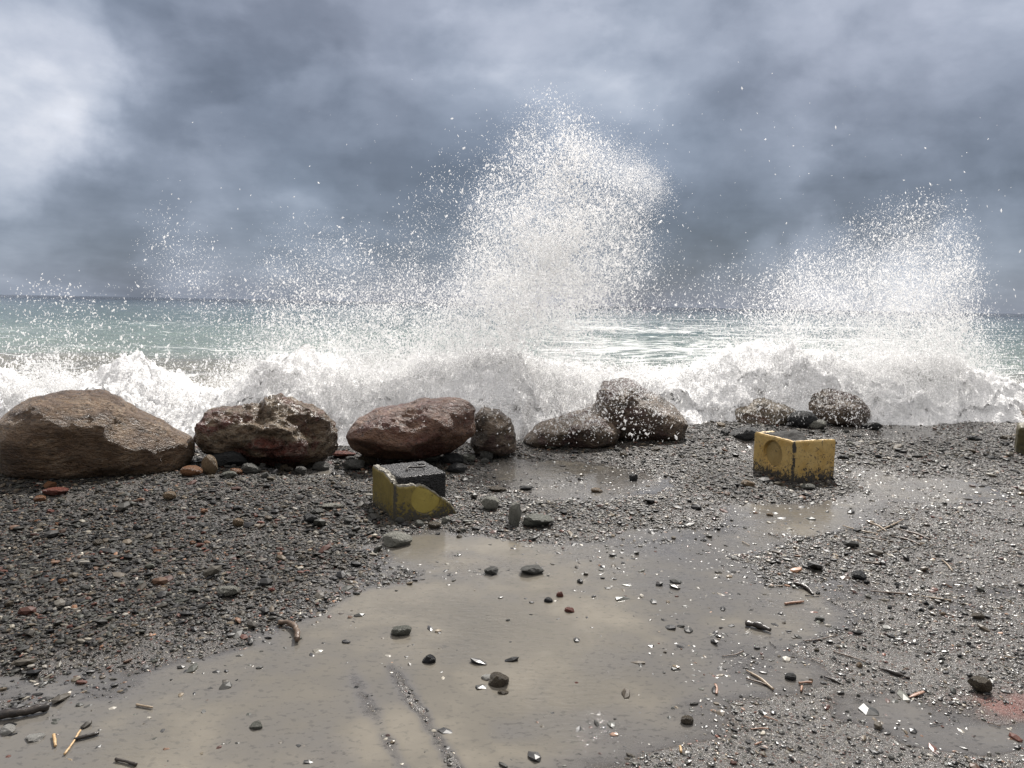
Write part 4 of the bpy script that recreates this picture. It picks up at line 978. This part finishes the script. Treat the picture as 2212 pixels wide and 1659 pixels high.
# ------------------------------------------------------------------ driftwood, twigs, cane splinters
def mat_wood(name, c1, c2, rough=.4):
    s = NT(name); p = s.obj()
    n = s.noise(s.scale(p, (60, 60, 60)), 1.0, 6, .7, .5).outputs[0]
    return s.done(s.bsdf(Base_Color=s.ramp(n, [(.35, c1), (.65, c2)]), Roughness=rough, Normal=s.bump(n, .8, .003)))
WM = {'dark': mat_wood("wet_dark_wood", (.012, .010, .009), (.045, .035, .028), .3), 'brown': mat_wood("brown_wood", (.05, .032, .022), (.16, .11, .075)),
      'cane': mat_wood("pale_cane", (.35, .22, .10), (.55, .38, .20)), 'straw': mat_wood("grey_straw", (.20, .15, .10), (.34, .27, .19)), 'red': mat_wood("reddish_splinter", (.20, .10, .065), (.32, .19, .12))}
def stick(pts, r, col, label, name="stick", cat="stick", lift=.004, group=None, flat=1.0):
    g = np.array([G(a, b)[0] for a, b in pts]); g[:, 2] = np.maximum(g[:, 2], 0) + lift
    d = np.hypot(g[0, 0], g[0, 1]); rad = [x * (.72 if col in ('red', 'cane') else 1) * d / F_PX * 1024 / 2212 * .5 for x in r]
    g[:, 2] += np.interp(np.linspace(0, 1, len(g)), np.linspace(0, 1, len(rad)), rad) * .6
    o0 = g.mean(0); o0[2] = g[:, 2].min()
    return tag(tube(name, g - o0, rad, WM[col], None, 7, o0, seed=len(label), rough=.5, fine=7, flat=flat), label, cat, group)
cb = stick([(602,1352),(622,1354),(636,1364),(643,1378),(642,1394)], (9, 12, 11, 13), 'brown', "curved brown driftwood branch in the shallow left part of the puddle", "driftwood", "driftwood", .012)
stick([(-30,1560),(30,1556),(70,1548),(106,1540)], (14, 15, 13), 'dark', "thick dark stick at the left edge near the bottom", lift=.01)
stick([(1610,1356),(1636,1360),(1664,1370)], (10, 14, 8), 'dark', "short thick black stick in the right part of the puddle", lift=.008)
stick([(1714,1265),(1730,1270),(1744,1276),(1757,1290)], (7, 9, 7, 3), 'dark', "dark bent stick above the black one on the right", lift=.006)
stick([(1695,1310),(1716,1306),(1736,1304)], (7, 6), 'red', "reddish splinter left of the dark bent stick", "splinter", "splinter")
stick([(140,1637),(158,1612),(174,1585)], (6, 6), 'cane', "bright yellow cane splinter at the bottom left", "splinter", "splinter")
stick([(116,1596),(119,1608),(120,1620)], (8, 8), 'cane', "short yellow cane chip left of the bright splinter", "splinter", "splinter")
stick([(160,1605),(190,1598),(214,1592)], (5, 8, 5), 'dark', "dark twig lying behind the bright yellow splinter", "twig", "twig")
stick([(250,1650),(272,1655),(295,1662)], (6, 6), 'dark', "dark twig cut by the bottom edge", "twig", "twig")
stick([(1612,1452),(1640,1470),(1670,1494)], (3, 7, 4), 'straw', "pale split cane lying diagonally at the lower right", "stick", "stick")
stick([(1612,1470),(1650,1482),(1672,1492)], (3, 4, 3), 'brown', "thin brown twig alongside the pale split cane", "twig", "twig")
stick([(1898,1446),(1925,1455),(1965,1468)], (3, 9, 4), 'dark', "dark splintered stick in the right hand grit", "stick", "stick")
stick([(1780,1465),(1800,1472),(1822,1482)], (4, 6, 3), 'dark', "small dark stick left of the splintered one", "stick", "stick")
stick([(1560,1422),(1590,1418),(1606,1410)], (2, 3, 3), 'brown', "thin red brown twig in shallow water", "twig", "twig")
stick([(1735,1388),(1770,1384),(1808,1374)], (2, 3, 2), 'brown', "long thin twig right of the short black stick", "twig", "twig")
stick([(1800,1410),(1840,1422),(1880,1436)], (2, 4, 2), 'brown', "thin twig slanting down to the right among the dark grit", "twig", "twig")
stick([(1545,1484),(1549,1492),(1547,1504)], (7, 7), 'red', "pale reddish wood chip at the lower right", "wood_chip", "wood chip", flat=.5)
stick([(1726,1480),(1742,1477),(1754,1478)], (6, 6), 'red', "horizontal pinkish cane piece beside the diagonal cane", "wood_chip", "wood chip")
stick([(1732,1486),(1731,1496)], (6, 6), 'red', "short upright pinkish cane piece below the horizontal one", "wood_chip", "wood chip")
stick([(1964,1510),(1980,1504),(1995,1498)], (6, 11, 9), 'red', "flat tan bark chip beside the small pale pool on the right", "wood_chip", "wood chip", flat=.4)
stick([(1622,1578),(1640,1576),(1660,1577)], (4, 4), 'red', "thin horizontal reddish splinter near the bottom right", "splinter", "splinter")
stick([(1650,1550),(1668,1555),(1680,1560)], (4, 3), 'red', "short reddish splinter above the horizontal one", "splinter", "splinter")
stick([(1630,1612),(1645,1606)], (6, 5), 'red', "stubby reddish chip below the horizontal splinter", "splinter", "splinter")
stick([(1469,1616),(1471,1628)], (8, 8), 'cane', "tan cane stub near the bottom middle right", "splinter", "splinter")
stick([(295,1530),(312,1533),(330,1536)], (4, 4), 'straw', "pale straw floating in the shallow water at the lower left", "straw", "straw")
for q, pts in enumerate([[(1895,1150),(1925,1138),(1952,1124)], [(1925,1160),(1960,1168),(1990,1180)], [(1820,1140),(1860,1150),(1900,1156)], [(1850,1160),(1890,1166),(1930,1172)], [(2035,1212),(2046,1222),(2057,1236)],
                         [(1940,1145),(1980,1156),(2010,1168)], [(1870,1128),(1900,1140),(1915,1150)], [(1860,1215),(1885,1219),(1912,1222)], [(1990,1290),(2020,1296),(2055,1300)], [(1880,1280),(1930,1284),(1980,1288)]]):
    stick(pts, (2, 4, 2), 'brown' if q % 2 else 'straw', "thin reed stem tangled in the wet grit on the right", "reed_stem", "reed", group="thin reed stems on the right", lift=.006)
for q in range(26):
    x = rng.uniform(1450, 2180); y = rng.uniform(1150, 1600); L_ = rng.uniform(10, 32); a_ = rng.uniform(-.3, .9)
    stick([(x, y), (x + L_ * math.cos(a_), y + L_ * .6 * math.sin(a_))], (2.5, 2), rng.choice(['brown', 'dark', 'straw', 'dark']), "tiny twig fragment scattered over the wet ground on the right", "twig", "twig", group="tiny twig fragments on the right")

# ------------------------------------------------------------------ gravel: thousands of chips nobody could count
def gravel():
    rg = np.random.default_rng(5)
    protos = []
    V0, F0 = ico(1)
    for i in range(10):
        v = V0 * (1 + rg.uniform(-.20, .18, (len(V0), 1))); protos.append(v)
    protos = np.array(protos)
    PX, PY = [], []
    # sampled in the shore's own layout plane, so pebbles are finer grained close by and reach the ridge
    n = 900000
    yv = 1.75 / (1 - rg.random(n) * (1 - 1.75 / 11.5)); xv = rg.uniform(-1.0, 1.05, n) * (yv * .80 + .6)
    # thin out so that cover per m2 follows the field
    H_, D_, M_ = field(xv, yv)
    dens_prop = 1 / (yv ** 3)                          # samples per m2 before thinning ~ y^-2 * y^-1
    cover = np.clip(D_, 0, 1.1) * (1 - .55 * sstep(.6, 1, M_) * sstep(.25, .5, D_))
    cl = fbm(xy0(xv, yv, 3.5), 4, 61); cl2 = fbm(xy0(xv, yv, 14.), 3, 66)
    cover = np.clip((cover + .10 * sstep(.5, 1, M_) * (D_ < .3)) * (1 + (1.25 * cl + .8 * cl2) * (1 - .75 * sstep(.6, 1, D_))), 0, 1)
    size = (.0042 + .0018 * (1 - M_)) * np.exp(rg.normal(0, .46, n)) * (1 + .07 * np.clip(yv - 3, 0, 8))
    bigs = rg.random(n) < .035; size[bigs] *= rg.uniform(1.5, 2.6, bigs.sum())
    # wanted number per m2 = cover * 1.25 / footprint
    want = cover * 1.35 / (4 * .0050 ** 2 * (1 + .07 * np.clip(yv - 3, 0, 8)) ** 2 * (1 + .55 * (1 - M_)))
    area_den = n * (1.75 / (1 - 1.75 / 11.5)) / (yv ** 2) / (2.05 * (yv * .80 + .6))
    keep = rg.random(n) < want / area_den
    ok = (yv < shore(xv) + 1.2)
    keep &= ok
    xv, yv, H_, size, M_ = xv[keep], yv[keep], H_[keep], size[keep], M_[keep]
    n = len(xv); print("gravel chips", n)
    v = protos[rg.integers(0, 10, n)]
    sc = np.stack([rg.uniform(.9, 1.6, n), rg.uniform(.6, 1.0, n), rg.uniform(.28, .62, n)], -1) * size[:, None]
    v = v * sc[:, None, :]
    ya = rg.uniform(0, np.pi, n); c, s_ = np.cos(ya), np.sin(ya)
    x = v[..., 0] * c[:, None] - v[..., 1] * s_[:, None]; y = v[..., 0] * s_[:, None] + v[..., 1] * c[:, None]
    z = v[..., 2] + x * rg.normal(0, .16, n)[:, None] + y * rg.normal(0, .16, n)[:, None]
    lift = sc[:, 2] * rg.uniform(.1, 1.1, n)
    W = np.stack([x + xv[:, None], y + yv[:, None], z + (H_ + lift)[:, None]], -1)
    pal = np.array([(.013, .013, .015), (.026, .026, .026), (.050, .050, .044), (.075, .080, .068), (.105, .092, .070), (.18, .145, .10), (.14, .050, .032), (.24, .13, .075), (.36, .34, .29), (.62, .60, .55)])
    prb = np.array([.20, .19, .17, .14, .11, .08, .045, .03, .04, .015])
    ci = rg.choice(10, n, p=prb / prb.sum()); colr = pal[ci] * (.50 - .16 * (1 - M_))[:, None] * np.exp(rg.normal(0, .45, (n, 1))) * np.array([1.04, 1.0, .94])
    colr = np.repeat(np.concatenate([colr, np.ones((n, 1))], 1)[:, None, :], W.shape[1], 1)
    F = F0[None] + (np.arange(n) * len(V0))[:, None, None]
    me = mesh_np("gravel", W.reshape(-1, 3), F.reshape(-1, 3), False, {"Col": ('FLOAT_COLOR', colr.reshape(-1, 4)), "dry": ('FLOAT', np.repeat(np.clip(1 - M_, 0, 1), W.shape[1]))})
    tag(link("gravel", me, M_GRAVEL), "wet multicoloured slate gravel strewn over the shore and around the puddles", "gravel", kind="stuff")
gravel()
print("verts total", sum(len(m.vertices) for m in bpy.data.meshes))
